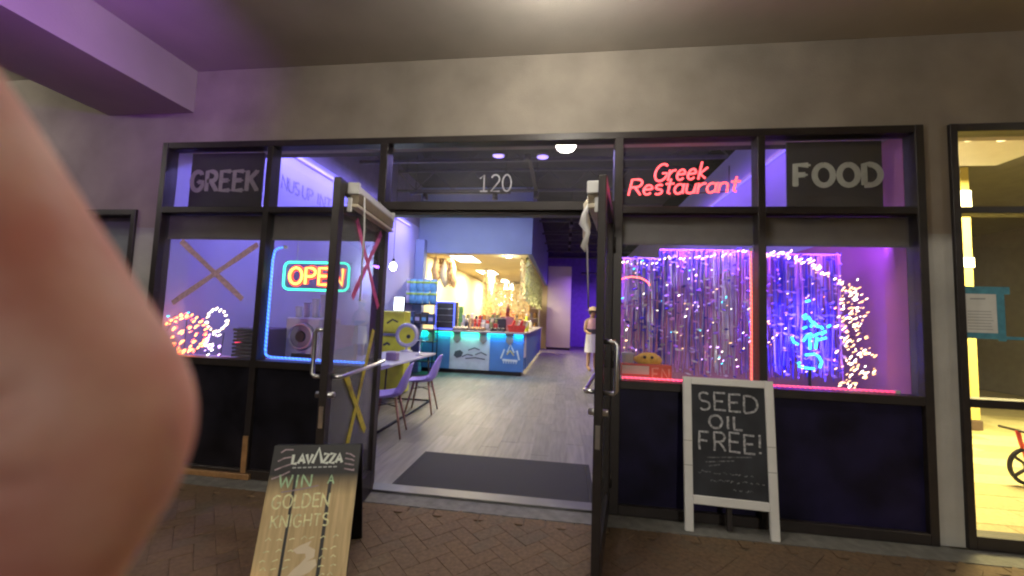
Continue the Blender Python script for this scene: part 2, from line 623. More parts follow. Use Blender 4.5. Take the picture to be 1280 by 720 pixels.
# purple wash fixture that shines onto the beam
pl = thing('purple_floodlight', 'small purple flood light hanging from the arcade ceiling', 'light', (-0.70, -1.95, 3.497))
MB().tube([(0, 0, 0), (0, 0, -.66)], .012, 8).build('drop_rod', M['frame'], pl)
MB().cbox(-0.05, 0.06, -0.05, 0.05, -0.76, -0.66, .008).build('head', M['frame'], pl)
lamp('purple_flood_lamp', 'SPOT', (-0.09, 0.03, -0.70), (0.44, 0.12, 1.0), 60.0, 0.04, pl, spot=1.7, blend=1.0, aim=(-1.25, 1.0, -0.30))

# unseen low bollard light, added behind the photographer: rakes the sign, the left frame and the pavers
bo = thing('added_bollard_light', 'unseen short bronze bollard light added at the arcade edge', 'light', (-0.55, -3.45, 0))
MB().lathe([(0.07, 0), (0.07, 0.36), (0.05, 0.37)], sides=18).build('post', M['frame'], bo)
MB().lathe([(0.085, 0.56), (0.085, 0.60), (0.03, 0.63)], sides=18).build('hood', M['frame'], bo)
for k in range(4):
    t = 2 * math.pi * (k + 0.1) / 4
    MB().tube([(0.07 * math.cos(t), 0.07 * math.sin(t), 0.36), (0.07 * math.cos(t), 0.07 * math.sin(t), 0.57)], 0.003, 6).build('guard_bar', M['frame'], bo)
lamp('added_bollard_lamp', 'SPOT', (0, 0, 0.47), (1.0, 0.62, 0.26), 55.0, 0.01, bo, spot=math.radians(90), blend=0.1, aim=(-0.7, 2.75, -2.5))

# parking-lot lamp far behind the photographer: its light comes in under the fascia
sl = thing('street_lamp', 'tall parking lot street lamp facing the arcade', 'street lamp', (4.5, -24.0, 0))
MB().tube([(0, 0, 0), (0, 0, 3), (0, 0, 6.6)], [.09, .07, .05], 12).build('pole', M['frame'], sl)
MB().cbox(-.15, .15, -.1, .5, 6.6, 6.72, .02).build('lamp_head', M['frame'], sl)
lamp('street_lamp_light', 'SPOT', (0, 0.25, 6.4), (1.0, 0.93, 0.80), 3600.0, 0.25, sl, spot=1.2, blend=.5, aim=(-3.5, 24, 1.0))


# ------------------------------------------------------------------ shop front of the restaurant
sf = thing('storefront', 'dark bronze framed glass shop front with black panels below the windows', 'storefront')
FR = M['frame']


def bar(name, x0, x1, z0, z1, y0=0.0, y1=0.11, mtl=FR, parent=sf):
    return MB().cbox(x0, x1, y0, y1, z0, z1, 0.003).build(name, mtl, parent)


ZT, ZB, ZS = 2.832, 2.247, 0.95
bar('mullion', -2.13, -2.075, 0, ZT)
bar('mullion', -1.095, -1.043, 0, ZT - .055)
bar('mullion', -0.066, 0.0, 0, ZT - .055, -0.004)
bar('mullion', 1.83, 1.894, 0, ZT - .055, -0.004)
bar('mullion', 2.85, 2.902, 0, ZT - .055)
bar('mullion', 3.88, 3.935, 0, ZT)
bar('head_rail', -2.075, 3.88, ZT - .055, ZT, 0.002)
bar('transom_bar', -2.075, -1.095, 2.195, ZB)
bar('transom_bar', -1.043, -0.066, 2.195, ZB)
bar('transom_bar', 1.894, 2.85, 2.195, ZB)
bar('transom_bar', 2.902, 3.88, 2.195, ZB)
bar('door_header', 0.0, 1.83, 2.215, 2.285, -0.012)
bar('door_stop', 0.0, 1.83, 2.183, 2.215, 0.02)
bar('threshold', 0.0, 1.83, 0.0, 0.018, -0.004, 0.12, mat('dull_aluminium', (.16, .16, .16), .5, .6))
bays = [(-2.075, -1.095), (-1.043, -0.066), (1.894, 2.85), (2.902, 3.88)]
for a, b in bays:
    bar('sill_rail', a, b, ZS - .06, ZS)
    bar('base_rail', a, b, 0.0, 0.07)
    MB().box(a, b, 0.035, 0.06, 0.07, ZS - .06).build('kick_panel', M['kick_glow'] if a > 1 else M['kick'], sf)
    MB().box(a, b, 0.052, 0.058, ZS, 2.195).build('pane', M['glass'], sf)
    MB().cbox(a + .004, b - .004, 0.075, 0.10, 1.985, 2.19, 0.004).build('shade_band', M['band'], sf)
    MB().box(a + .01, b - .01, 0.068, 0.104, 1.975, 1.984).build('shade_hem', M['band'], sf)
    MB().box(a, b, 0.11, 0.42, ZS - .06, ZS - .03).build('window_ledge', M['lav_lit_wall'], sf)
warm_light = mat('warm_light_tan', (.30, .17, .075), .5, .2, .2, 20)  # low warm light on the left frame, put in as tan strips
MB().cbox(-1.9, -1.0, -.03, -.002, 0.002, .045, .004).build('base_light_patch', warm_light, sf)
MB().cbox(-1.092, -1.046, -.012, -.001, .046, .34, .003).build('mullion_light_patch', warm_light, sf)
for a, b in bays + [(0.0, 1.83)]:
    MB().box(a, b, 0.052, 0.058, ZB if (a, b) != (0.0, 1.83) else 2.285, ZT - .055).build('pane', M['glass'], sf)


# door leaves, swung outwards
def door(label, hinge, rz, flip):
    d = thing('glass_door', label, 'door', hinge, rz)
    s = flip                     # leaf runs along +x * s from the hinge, outside face at -y
    L, H = 0.9, 2.17
    X = lambda a, b: (min(a * s, b * s), max(a * s, b * s))

    def piece(name, a, b, z0, z1, y0=-.022, y1=.022, m=FR, par=d):
        x0, x1 = X(a, b)
        return MB().cbox(x0, x1, y0, y1, z0, z1, 0.003).build(name, m, par)
    hs = piece('stile', 0.0, 0.065, 0.012, H)
    ls = piece('stile', L - .065, L, 0.012, H)
    piece('top_rail', .065, L - .065, H - .07, H)
    piece('bottom_rail', .065, L - .065, 0.012, 0.18)
    x0, x1 = X(.065, L - .065)
    MB().box(x0, x1, -.004, .004, .18, H - .07).build('pane', M['door_glass'], d)
    # push bar inside (y > 0), pull outside (y < 0)
    pb = MB()
    pb.tube([(s * .84, .022, 1.0), (s * .84, .068, 1.0), (s * .80, .078, 1.0), (s * .1, .078, 1.01), (s * .06, .068, 1.01), (s * .06, .022, 1.01)], 0.0125, 10)
    pb.build('push_bar', M['steel'], d)
    pu = MB()
    pu.tube([(s * .855, -.022, 1.0), (s * .855, -.075, 1.0), (s * .855, -.088, 1.015), (s * .855, -.088, 1.255), (s * .855, -.075, 1.27), (s * .855, -.022, 1.27)], 0.0125, 10)
    pu.build('pull_handle', M['steel'], ls)
    lk = MB()
    lk.lathe([(.018, -.05), (.018, .05), (.011, .055)], (s * .867, 0, .90), 12, axis='y')
    lk.build('lock_cylinder', M['steel'], ls)
    MB().box(*X(.898, .9035), -.012, .012, .72, .84).build('latch_plate', M['steel'], ls)
    for hz in (.25, 1.1, 1.95):
        MB().tube([(-s * .004, -.03, hz - .06), (-s * .004, -.03, hz + .06)], .011, 10).build('hinge_barrel', FR, hs)
    return d


LA, RA = math.radians(-83.1), math.radians(80.7)
dl = door('glass door leaf with pink and yellow tape crosses, open beside the table', (0.022, -0.002, 0.0), LA, 1)
dr = door('glass door leaf open edge-on beside the white framed chalkboard', (1.808, -0.002, 0.0), RA, -1)


# raised blinds on the inside faces of the leaves
def blind(label, hinge, rz, s):
    b = thing('raised_blind', label, 'blind', hinge, rz, 'raised blinds on the door leaves')
    MB().cbox(*sorted((s * .06, s * .80)), .03, .085, 2.115, 2.16, .004).build('headrail', M['white'], b)
    for k in range(5):
        z = 2.105 - k * .012
        x0, x1 = sorted((s * .07, s * (.79 + random.uniform(-.004, .004))))
        MB().cbox(x0, x1, .030 + random.uniform(0, .004), .090, z - .005, z, .002).build('slat', M['beige'], b)
    MB().cbox(*sorted((s * .065, s * .795)), .032, .086, 2.02, 2.043, .004).build('bottom_rail', M['beige'], b)
    for a in (.075, .78):
        MB().cbox(*sorted((s * a, s * (a + .028))), .023, .094, 2.10, 2.172, .004).build('bracket', M['white'], b)
    MB().cbox(*sorted((s * .784, s * .80)), .023, .05, 1.99, 2.08, .004).build('hold_clip', M['white'], b)
    wd = MB()
    wd.tube([(s * .72, .095, 2.11), (s * .70, .10, 1.9), (s * .66, .085, 1.45)], .005, 6)
    wd.build('tilt_wand', M['white'], b)
    if s > 0:
        return b
    # the gathered pull cord and its tan cloth tassel
    tc = MB()
    tc.tube([(s * .755, .085, 2.09), (s * .75, .10, 2.05), (s * .76, .10, 2.0), (s * .75, .095, 1.93), (s * .745, .1, 1.86), (s * .75, .09, 1.82)], [.006, .020, .012, .024, .019, .006], 10)
    tc.build('cord_tassel', M['beige'], b)
    t2 = MB()
    t2.tube([(s * .765, .08, 2.06), (s * .785, .105, 1.99), (s * .765, .115, 1.94), (s * .775, .085, 1.88), (s * .77, .11, 1.80), (s * .765, .10, 1.77)], [.006, .016, .026, .014, .018, .004], 8)
    t2.build('cord_loop', M['white'], b)
    return b


blind('raised white blind stacked at the top of the left door', (0.022, -0.002, 0.0), LA, 1)
blind('raised white blind stacked at the top of the right door', (1.808, -0.002, 0.0), RA, -1)


# tape crosses
def tape(name, label, col, pts2, width, plane, parent=None):
    """two crossed strips of printed plastic tape; pts2 in (along, z), plane maps them to 3-D"""
    m = mat(name + '_plastic', col, 0.45, 0, 0.25, 40)
    t = thing('tape_cross', label, 'tape')
    for k, ((a0, z0), (a1, z1)) in enumerate(pts2):
        d = Vector((a1 - a0, z1 - z0)).normalized()
        n = Vector((-d.y, d.x)) * width / 2
        mb = MB()
        rings = []
        for i in range(9):
            f = i / 8
            a, z = a0 + (a1 - a0) * f, z0 + (z1 - z0) * f
            w = 1 + 0.12 * math.sin(f * 9 + k)
            off = 0.003 + 0.002 * k + 0.001 * math.sin(f * 14)
            rings.append([plane(a + n.x * w, z + n.y * w, off), plane(a - n.x * w, z - n.y * w, off), plane(a - n.x * w, z - n.y * w, off + .0007), plane(a + n.x * w, z + n.y * w, off + .0007)])
        mb.ring_loft(rings, 0, True, False)
        mb.build('tape_strip', m, t)
    return t


win_plane = lambda a, z, off: (a, 0.052 - off, z)
tape('red_tape', 'crossed dull red tape strips on the far left window', (0.52, 0.33, 0.40), [((-1.93, 1.40), (-1.15, 1.93)), ((-1.90, 1.95), (-1.25, 1.45))], 0.046, win_plane)
ca, sa = math.cos(LA), math.sin(LA)


def leaf_plane(a, z, off):      # a = distance from hinge along the left leaf
    x, y = a, -.004 + .008 + off
    return (0.022 + ca * x - sa * y, -0.002 + sa * x + ca * y, z)


tape('pink_tape', 'crossed pink tape strips on the upper left door glass', (0.75, 0.12, 0.24), [((0.60, 1.99), (0.09, 1.42)), ((0.12, 2.0), (0.60, 1.47))], 0.05, leaf_plane)
tape('yellow_tape', 'crossed yellow tape strips on the lower left door glass', (0.72, 0.62, 0.03), [((0.16, 1.25), (0.56, 0.42)), ((0.62, 0.98), (0.22, 0.52))], 0.05, leaf_plane)


# ------------------------------------------------------------------ neighbouring shop fronts
nb = thing('shop_front', 'dark framed neighbouring shop front with taped notice at right edge', 'storefront')
bar('mullion', 4.096, 4.145, 0, ZT, parent=nb)
bar('mullion', 5.9, 5.95, 0, ZT, parent=nb)
bar('head_rail', 4.145, 5.9, ZT - .055, ZT, 0.002, parent=nb)
bar('transom_bar', 4.145, 5.9, 2.2, ZB, parent=nb)
bar('sill_rail', 4.145, 5.9, 0.90, 0.955, parent=nb)
bar('base_rail', 4.145, 5.9, 0, 0.085, parent=nb)
for z0, z1 in ((.085, .90), (.955, 2.2), (ZB, ZT - .055)):
    MB().box(4.145, 5.9, 0.052, 0.058, z0, z1).build('pane', M['glass'], nb)
nl = thing('shop_front', 'dark framed neighbouring shop window behind the fingertip at left', 'storefront')
bar('mullion', -2.385, -2.336, 0, 2.222, parent=nl)
bar('mullion', -4.4, -4.35, 0, 2.222, parent=nl)
bar('head_rail', -4.35, -2.385, 2.172, 2.222, 0.002, parent=nl)
bar('base_rail', -4.35, -2.385, 0, 0.085, parent=nl)
MB().box(-4.35, -2.385, 0.052, 0.058, .085, 2.172).build('pane', M['glass'], nl)
MB().box(-4.4, -2.34, 0.115, 0.13, 0, 2.222).build('roller_shade', mat('grey_shade', (0.22, 0.24, 0.22), 0.8), nl)

# notice under blue tape on the right neighbour's glass
no = thing('paper_notice', 'white paper notice framed with blue tape on the right shop glass', 'notice')
MB().box(4.165, 4.38, 0.0475, 0.0505, 1.385, 1.665).build('paper', mat('paper', (0.66, 0.66, 0.62), 0.8), no)
bt = mat('blue_painter_tape', (0.06, 0.24, 0.32), 0.7, 0, 0.2, 30)
for x0, x1, z0, z1 in ((4.135, 4.445, 1.655, 1.705), (4.14, 4.40, 1.352, 1.392), (4.135, 4.175, 1.36, 1.69), (4.365, 4.412, 1.34, 1.70), (4.40, 4.62, 1.352, 1.372)):
    MB().box(x0, x1, 0.0455 + random.uniform(-.0012, .0012), 0.047, z0, z1).build('tape_strip', bt, no)
ink = mat('grey_ink', (0.28, 0.28, 0.28), 0.8)
MB().ribbon([(4.21, 1.62), (4.30, 1.622)], .008, 0.0465, .001).build('printed_title', ink, no)
for k in range(7):
    MB().ribbon([(4.19, 1.535 - k * .02), (4.19 + random.uniform(.13, .16), 1.536 - k * .02)], .004, 0.0465, .001).build('printed_line', ink, no)


# ------------------------------------------------------------------ signs outside
chalk = mat('white_chalk', (0.36, 0.36, 0.37), 0.95, 0, 0.6, 60)
chalk_dim = mat('faded_chalk', (0.13, 0.13, 0.14), 0.95, 0, 0.8, 60)


def tilt(o, rz, lean):
    o.rotation_euler = (Matrix.Rotation(rz, 3, 'Z') @ Matrix.Rotation(-lean, 3, 'X')).to_euler()


eb = thing('chalkboard_sign', 'white framed chalkboard reading SEED OIL FREE! leaning by the right window', 'sign', (2.606, -0.1325, 0.0))
tilt(eb, -0.046, 0.078)
MB().cbox(-.29, -.235, -.012, .014, 0.0, 1.012, .004).build('post', M['white'], eb)
MB().cbox(.235, .29, -.012, .014, 0.0, 1.012, .004).build('post', M['white'], eb)
MB().cbox(-.235, .235, -.011, .013, .962, 1.011, .004).build('top_rail', M['white'], eb)
MB().cbox(-.235, .235, -.011, .013, .175, .232, .004).build('bottom_rail', M['white'], eb)
MB().box(-.235, .235, -.003, .006, .232, .962).build('slate', M['chalkboard'], eb)
MB().cbox(-.02, .015, .016, .036, 0.02, 0.93, .003).build('rear_leg', FR, eb)
for a in (-.262, .262):
    for z in (.42, .58):
        MB().box(a - .029, a + .029, -.0135, -.0115, z, z + .004).build('joint_line', mat('joint_grey', (.3, .3, .28)), eb)  # grey joint lines drawn across the posts
lettering('chalk_word', text_strokes('SEED', -.185, .795, .115, gap=.22, jit=.03, fit=.375), .013, -.0055, chalk, eb)
lettering('chalk_word', text_strokes('OIL', -.12, .675, .085, gap=.3, jit=.02, fit=.21), .014, -.0055, chalk, eb)
lettering('chalk_word', text_strokes('FREE!', -.185, .53, .12, gap=.24, jit=.03, fit=.385), .013, -.0055, chalk, eb)
lettering('chalk_underline', [[(-.14, .48), (.14, .505)], [(-.15, .45), (.03, .472)], [(-.13, .425), (-.06, .44)]], .007, -.0055, chalk_dim, eb)
sc_ = []
for zz, xa, xb in ((.385, -.20, .15), (.335, -.12, .215), (.285, .02, .14)):
    x = xa
    while x < xb:
        w = random.uniform(.012, .03)
        sc_.append([(x, zz + random.uniform(-.006, .006)), (x + w * .5, zz + random.uniform(-.012, .012)), (x + w, zz + random.uniform(-.005, .008))])
        x += w + random.choice((.004, .004, .02))
tag(lettering('chalk_scribble', sc_, .006, -.0055, chalk_dim, eb), kind='stuff')

# printed coffee A-board
lv = thing('coffee_board', 'coffee A-board with LAVAZZA header and WIN A GOLDEN KNIGHTS chalked below', 'sign', (0.20, -1.105, 0.0))
tilt(lv, math.radians(17.5), math.radians(18.5))
def plank_print(name):
    """printed board: black at the head, fading into tan wood below"""
    m, nt, b = base_mat(name)
    tc = nt.nodes.new('ShaderNodeTexCoord')
    sp = nt.nodes.new('ShaderNodeSeparateXYZ')
    nt.links.new(tc.outputs['Object'], sp.inputs[0])
    n = nt.nodes.new('ShaderNodeTexNoise')
    n.inputs['Scale'].default_value = 1.0
    n.inputs['Detail'].default_value = 8
    mp = nt.nodes.new('ShaderNodeMapping')
    mp.inputs['Scale'].default_value = (60, 60, 5)
    nt.links.new(tc.outputs['Object'], mp.inputs[0])
    nt.links.new(mp.outputs[0], n.inputs['Vector'])
    r = nt.nodes.new('ShaderNodeValToRGB')
    r.color_ramp.elements[0].position = .25
    r.color_ramp.elements[1].position = .75
    r.color_ramp.elements[0].color = (.44, .31, .14, 1)
    r.color_ramp.elements[1].color = (.74, .56, .29, 1)
    nt.links.new(n.outputs['Fac'], r.inputs['Fac'])
    mr = nt.nodes.new('ShaderNodeMapRange')
    mr.inputs[1].default_value = .41
    mr.inputs[2].default_value = .52
    nt.links.new(sp.outputs[2], mr.inputs[0])
    mx = nt.nodes.new('ShaderNodeMix')
    mx.data_type = 'RGBA'
    nt.links.new(mr.outputs[0], mx.inputs[0])
    nt.links.new(r.outputs[0], mx.inputs[6])
    mx.inputs[7].default_value = (.012, .011, .012, 1)
    nt.links.new(mx.outputs[2], b.inputs['Base Color'])
    b.inputs['Roughness'].default_value = .55
    return m


W2, L2 = .226, .667
blackp = mat('black_print', (.012, .011, .012), .5)
MB().cbox(-W2, W2, -.006, .008, 0.0, L2, .003).build('panel', blackp, lv)
pp = plank_print('wood_plank_print')
for x0, x1 in ((-.225, -.100), (-.085, .078), (.096, .225)):
    MB().cbox(x0, x1, -.0085, -.0062, .004, L2 - .12, .0008).build('wood_strip', pp, lv)
MB().cbox(-W2 + .001, W2 - .001, -.0095, -.0062, L2 - .118, L2 - .001, .0006).build('header_print', blackp, lv)
back = MB().cbox(-W2, W2, .012, .026, 0.0, L2 - .01, .003).build('back_panel', M['chalkboard'], lv)
back.rotation_euler = (math.radians(36), 0, 0)
back.location = (0, .012 + math.sin(math.radians(36)) * L2, L2 - math.cos(math.radians(36)) * L2 - 0.0)
pw = mat('print_white', (.72, .76, .68), .6)
lettering('logo_lettering', text_strokes('LAV', -.120, .573, .045, gap=.14, fit=.098), .0145, -.0115, pw, lv, .0012)
lettering('logo_lettering', text_strokes('ZZA', .036, .573, .045, gap=.14, fit=.098), .0145, -.0115, pw, lv, .0012)
lettering('logo_peak', [[(-.018, .573), (.0075, .648), (.032, .573)]], .015, -.0118, pw, lv, .0012)
lettering('tag_line', [[(-.115 + k * .026, .552), (-.115 + k * .026 + .018, .5525)] for k in range(9)], .006, -.0115, mat('print_pale', (.5, .52, .5), .6), lv, .0012)
sw = []
for k in range(4):
    sw.append([(-.21 + .008 * k, .50 + k * .043), (-.165, .515 + k * .043), (-.125, .535 + k * .036)])
    sw.append([(.15, .62 - k * .026), (.175 + .01 * k, .615 - k * .028), (.20, .60 - k * .02)])
pkc = mat('pink_chalk', (.36, .27, .30), .9, 0, .4, 50)
for q in sw:
    lettering('scrawl', [q], .007, -.0115, pkc, lv, .001)
green = mat('green_chalk', (.42, .62, .38), .9, 0, .35, 50)
yelch = mat('yellow_chalk', (.82, .80, .44), .9, 0, .35, 50)
lettering('chalk_word', text_strokes('WIN', -.17, .455, .062, gap=.3, jit=.03, fit=.16), .0085, -.0115, green, lv, .001)
lettering('chalk_word', text_strokes('A', .075, .468, .042, jit=.02), .007, -.0115, green, lv, .001)
lettering('chalk_underline', [[(-.15, .435), (-.05, .447), (.03, .462)]], .006, -.0115, mat('mauve_chalk', (.34, .26, .3), .9), lv, .001)
lettering('chalk_word', text_strokes('GOLDEN', -.185, .36, .062, gap=.22, jit=.03, fit=.28), .0085, -.0105, yelch, lv, .001)
lettering('chalk_word', text_strokes('KNIGHTS', -.175, .272, .056, gap=.25, jit=.03, fit=.28), .0075, -.0105, yelch, lv, .001)
sq = []
for zz in (.215, .165, .125, .09, .05):
    for k in range(7):
        x = -.19 + k * .055 + random.uniform(-.01, .01)
        if -.05 < x < .06 and zz < .2:
            continue
        sq.append([(x, zz), (x + .014, zz + random.uniform(.004, .014)), (x + .026, zz + random.uniform(-.004, .01))])
tag(lettering('chalk_scrawl', sq, .005, -.0105, yelch, lv, .001), kind='stuff')
cup = [(-.06, .155), (-.02, .175), (.045, .195), (.03, .17), (.075, .15), (.075, .115), (.03, .095), (.085, .105), (.095, .075), (.06, .045), (-.01, .02), (-.055, .0), (-.07, .03), (-.035, .065), (-.005, .085), (.025, .115), (.02, .135), (-.03, .135)]
MB().poly([(a * .8, b * .9 + .03) for a, b in cup], -.0112, .0015).build('steam_swirl', mat('print_cream', (.78, .66, .48), .6), lv)

# ------------------------------------------------------------------ transom signs
dk = mat('dark_sign_board', (.05, .045, .055), .7, 0, .2, 4)
lets = mat('grey_letters', (.58, .54, .48), .6, 0, .12, 20)


def serif_text(s, x, z, h, fit, w):
    st = text_strokes(s, x, z, h, gap=.26, fit=fit)
    extra = []
    for q in st:
        for e in (q[0], q[-1]):
            extra.append([(e[0] - .016, e[1]), (e[0] + .016, e[1])])
    return st, extra


g = thing('transom_sign', 'dark transom board with pale GREEK lettering', 'sign')
gb = MB().box(-1.95, -1.225, 0.125, 0.14, 2.25, 2.775).build('board', dk, g)
for _ in (0,):
    a, ex = serif_text('GREEK', -1.93, 2.43, .175, .66, .034)
    lettering('lettering', a, .040, .118, lets, gb, .005)
    tag(lettering('serif', ex, .014, .1195, lets, gb, .004), kind='stuff')
g = thing('transom_sign', 'dark transom board with pale FOOD lettering', 'sign')
gb = MB().box(3.11, 3.755, 0.125, 0.14, 2.25, 2.775).build('board', dk, g)
lets2 = mat('pale_letters', (.78, .79, .74), .6, 0, .08, 20)
a, ex = serif_text('FOOD', 3.165, 2.44, .155, .575, .034)
lettering('lettering', a, .040, .118, lets2, gb, .005)
tag(lettering('serif', ex[:4], .014, .1195, lets2, gb, .004), kind='stuff')
g = thing('door_number', 'white street number 120 on the glass above the door', 'number')
num = mat('white_vinyl', (.62, .62, .66), .5, 0, .3, 60)
xx = .775
for ch, wd in (('1', .05), ('2', .07), ('0', .07)):
    lettering('numeral', text_strokes(ch, xx, 2.385, .135, fit=wd), .011, .0475, num, g, .003)
    xx += .092

# red neon script
red = glow('red_neon', (1.0, 0.09, 0.10), 2.6)
n = thing('neon_script_sign', 'red neon script reading Greek Restaurant in the transom', 'neon sign')
lettering('neon_word', text_strokes('Greek', 2.135, 2.475, .135, gap=.12, slant=.25, rise=.045, fit=.385), .012, .105, red, n, tube=.0085)
lettering('neon_word', text_strokes('Restaurant', 1.95, 2.365, .125, gap=.1, slant=.22, rise=.03, fit=.80), .012, .105, red, n, tube=.0085)
cl = MB()
cl.tube([(2.0, .125, 2.5), (2.0, .125, 2.36), (2.7, .125, 2.40), (2.7, .125, 2.6)], .004, 6)
cl.build('wire_frame', FR, n)
lamp('red_neon_lamp', 'AREA', (2.35, 0.14, 2.47), (1.0, .08, .1), 0.8, .7, n, size_y=.2, aim=(2.35, -1, 2.47))

# OPEN sign
op = thing('open_sign', 'neon OPEN sign with green border hanging in the left window', 'neon sign')
op.location = (-.643, .125, 1.672)
W3, H3 = .30, .118
bd = []
for cx, cz, a0 in ((W3 - .05, H3 - .05, 0), (-W3 + .05, H3 - .05, 90), (-W3 + .05, -H3 + .05, 180), (W3 - .05, -H3 + .05, 270)):
    bd += arc(cx, cz, .05, .05, a0, a0 + 90, 6)
MB().tube([(a, 0, b) for a, b in bd], .009, 8, closed=True).build('border_tube', glow('green_neon', (.05, 1.0, .55), 2.2), op)
MB().box(-W3 - .01, W3 + .01, .02, .026, -H3 - .01, H3 + .01).build('backing', glass('acrylic', (.8, .8, .8), 1.0), op)
st = text_strokes('OPEN', -W3 + .055, -.07, .14, gap=.22, fit=2 * W3 - .11)
lettering('letter_halo', st, .05, .006, glow('red_letter_glow', (1.0, .08, .05), 1.3), op, .003)
lettering('letter_tube', st, .012, -.004, glow('yellow_letter_glow', (1.0, .62, .12), 2.6), op, tube=.0095)
MB().tube([(-.2, .015, H3), (-.2, .015, .32)], .002, 5).build('hanging_chain', M['steel'], op)
MB().tube([(.2, .015, H3), (.2, .015, .32)], .002, 5).build('hanging_chain', M['steel'], op)


# rope lights: a clear hose with a string of LEDs inside
def rope_mat(name, col, strength, axis, freq, dark=.25):
    m, nt, b = base_mat(name)
    tc = nt.nodes.new('ShaderNodeTexCoord')
    sp = nt.nodes.new('ShaderNodeSeparateXYZ')
    nt.links.new(tc.outputs['Object'], sp.inputs[0])
    mu = nt.nodes.new('ShaderNodeMath')
    mu.operation = 'MULTIPLY'
    mu.inputs[1].default_value = freq
    ad = nt.nodes.new('ShaderNodeMath')
    ad.operation = 'ADD'
    nt.links.new(sp.outputs[0], ad.inputs[0])
    nt.links.new(sp.outputs[2], ad.inputs[1])
    nt.links.new(ad.outputs[0], mu.inputs[0])
    si = nt.nodes.new('ShaderNodeMath')
    si.operation = 'SINE'
    nt.links.new(mu.outputs[0], si.inputs[0])
    mr = nt.nodes.new('ShaderNodeMapRange')
    mr.inputs[1].default_value = -.2
    mr.inputs[2].default_value = .9
    mr.inputs[3].default_value = strength * dark
    mr.inputs[4].default_value = strength
    nt.links.new(si.outputs[0], mr.inputs[0])
    b.inputs['Base Color'].default_value = (.5, .5, .55, 1)
    b.inputs['Emission Color'].default_value = list(col) + [1]
    nt.links.new(mr.outputs[0], b.inputs['Emission Strength'])
    return m


rp = thing('rope_light', 'blue rope light framing the window with the OPEN sign', 'rope light')
pts = [(-.93, .085, 1.912), (-.985, .085, 1.905), (-1.015, .085, 1.88), (-1.028, .085, 1.80), (-1.03, .085, 1.5), (-1.03, .085, 1.2), (-1.03, .085, 1.03), (-1.02, .085, .99), (-.98, .085, .972), (-.6, .085, .968), (-.09, .085, .966)]
MB().tube(pts, .0095, 8).build('hose', rope_mat('blue_rope', (.02, .17, 1.0), 4.5, 2, 190), rp)
MB().box(-.935, -.90, .075, .095, 1.90, 1.925).build('power_plug', M['white'], rp)
rr = thing('rope_light', 'red rope light running up beside the window mullion over the chalkboard', 'rope light')
MB().tube([(2.832, .088, 1.93), (2.834, .086, 1.5), (2.832, .088, .965)], .008, 8).build('hose', rope_mat('red_rope', (1.0, .10, .06), 3.5, 2, 210, .3), rr)
MB().box(2.82, 2.845, .078, .098, 1.93, 1.955).build('power_plug', M['white'], rr)
rs = thing('rope_light', 'pink rope light lying along the sill of the far right window', 'rope light')
MB().tube([(2.93, .088, .963), (3.2, .084, .962), (3.5, .09, .963), (3.76, .086, .963)], .008, 8).build('hose', rope_mat('pink_rope', (1.0, .03, .16), 2.4, 0, 190, .3), rs)
MB().box(3.76, 3.79, .078, .098, .953, .973).build('power_plug', M['white'], rs)
ro = thing('rope_light', 'short red rope light along the sill beside the open door', 'rope light')
MB().tube([(1.92, .088, .963), (2.3, .084, .962), (2.8, .09, .963)], .007, 8).build('hose', rope_mat('sill_rope', (1.0, .05, .12), 4.0, 0, 190, .3), ro)
MB().box(1.90, 1.92, .078, .098, .953, .973).build('power_plug', M['white'], ro)

# glow of the strip lights in the left and right windows
lamp('window_blue_lamp', 'AREA', (-.95, .2, .985), (.12, .10, 1.0), 1.2, .06, rp, size_y=.8, aim=(-1.9, .9, 1.6))


def jitter(pts_, a=.012):
    return [(p[0] + random.uniform(-a, a), p[1] + random.uniform(-a, a), p[2] + random.uniform(-a, a)) for p in pts_]


def light_string(t, wire_pts, spots, cols, size=.008, wire=True):
    """spots: (x, y, z); bulbs are tilted mini lamps joined per colour (too small to pick apart)"""
    by = {}
    for k, p in enumerate(spots):
        by.setdefault(k % len(cols), []).append(p)
    for c, pts_ in by.items():
        mb = MB()
        for p in pts_:
            dx, dy = random.uniform(.4, 1.0), random.uniform(-.3, .3)
            d = Vector((dx, dy, random.uniform(.25, .8))).normalized() * size
            p = Vector(p)
            sz = size * random.choice((.55, .8, 1.0, 1.0, 1.25))
            d *= sz / size
            mb.tube([p - d * 1.3, p - d * .5, p + d * .6, p + d * 1.5], [sz * .28, sz * .5, sz * .45, sz * .12], 6)
        tag(mb.build('bulb', cols[c], t), kind='stuff')
    if wire and wire_pts:
        MB().tube(wire_pts, .0018, 5).build('wire', FR, t)


E_or = glow('orange_led', (1.0, .30, .08), 8.0, False)
E_rd = glow('red_led', (1.0, .10, .06), 7.0, False)
E_wm = glow('warm_led', (1.0, .66, .32), 5.0, False)
E_gd = glow('gold_led', (1.0, .52, .20), 3.0, False)
E_wh = glow('white_led', (1.0, .86, .72), 6.0, False)
E_pu = glow('violet_led', (.75, .42, 1.0), 5.0, False)
E_cy = glow('cyan_led', (.05, .75, 1.0), 4.0, False)
pk = thing('light_figure', 'round pumpkin figure of red and orange mini lights in the left window', 'light figure')
cx, cz = -1.885, 1.13
sp_ = []
for k in range(24):
    t = 2 * math.pi * k / 24
    sp_.append((cx + .215 * math.cos(t), .15, cz + .165 * math.sin(t)))
for k in range(13):
    t = 2 * math.pi * k / 13
    sp_.append((cx + .12 * math.cos(t), .15, cz + .15 * math.sin(t)))
for k in range(7):
    sp_.append((cx + random.uniform(-.06, .06), .15, cz + random.uniform(-.12, .12)))
light_string(pk, [(cx + .215 * math.cos(t / 4), .156, cz + .165 * math.sin(t / 4)) for t in range(26)], jitter(sp_, .006) + jitter(sp_, .016), [E_or, E_or, E_rd], .0135)
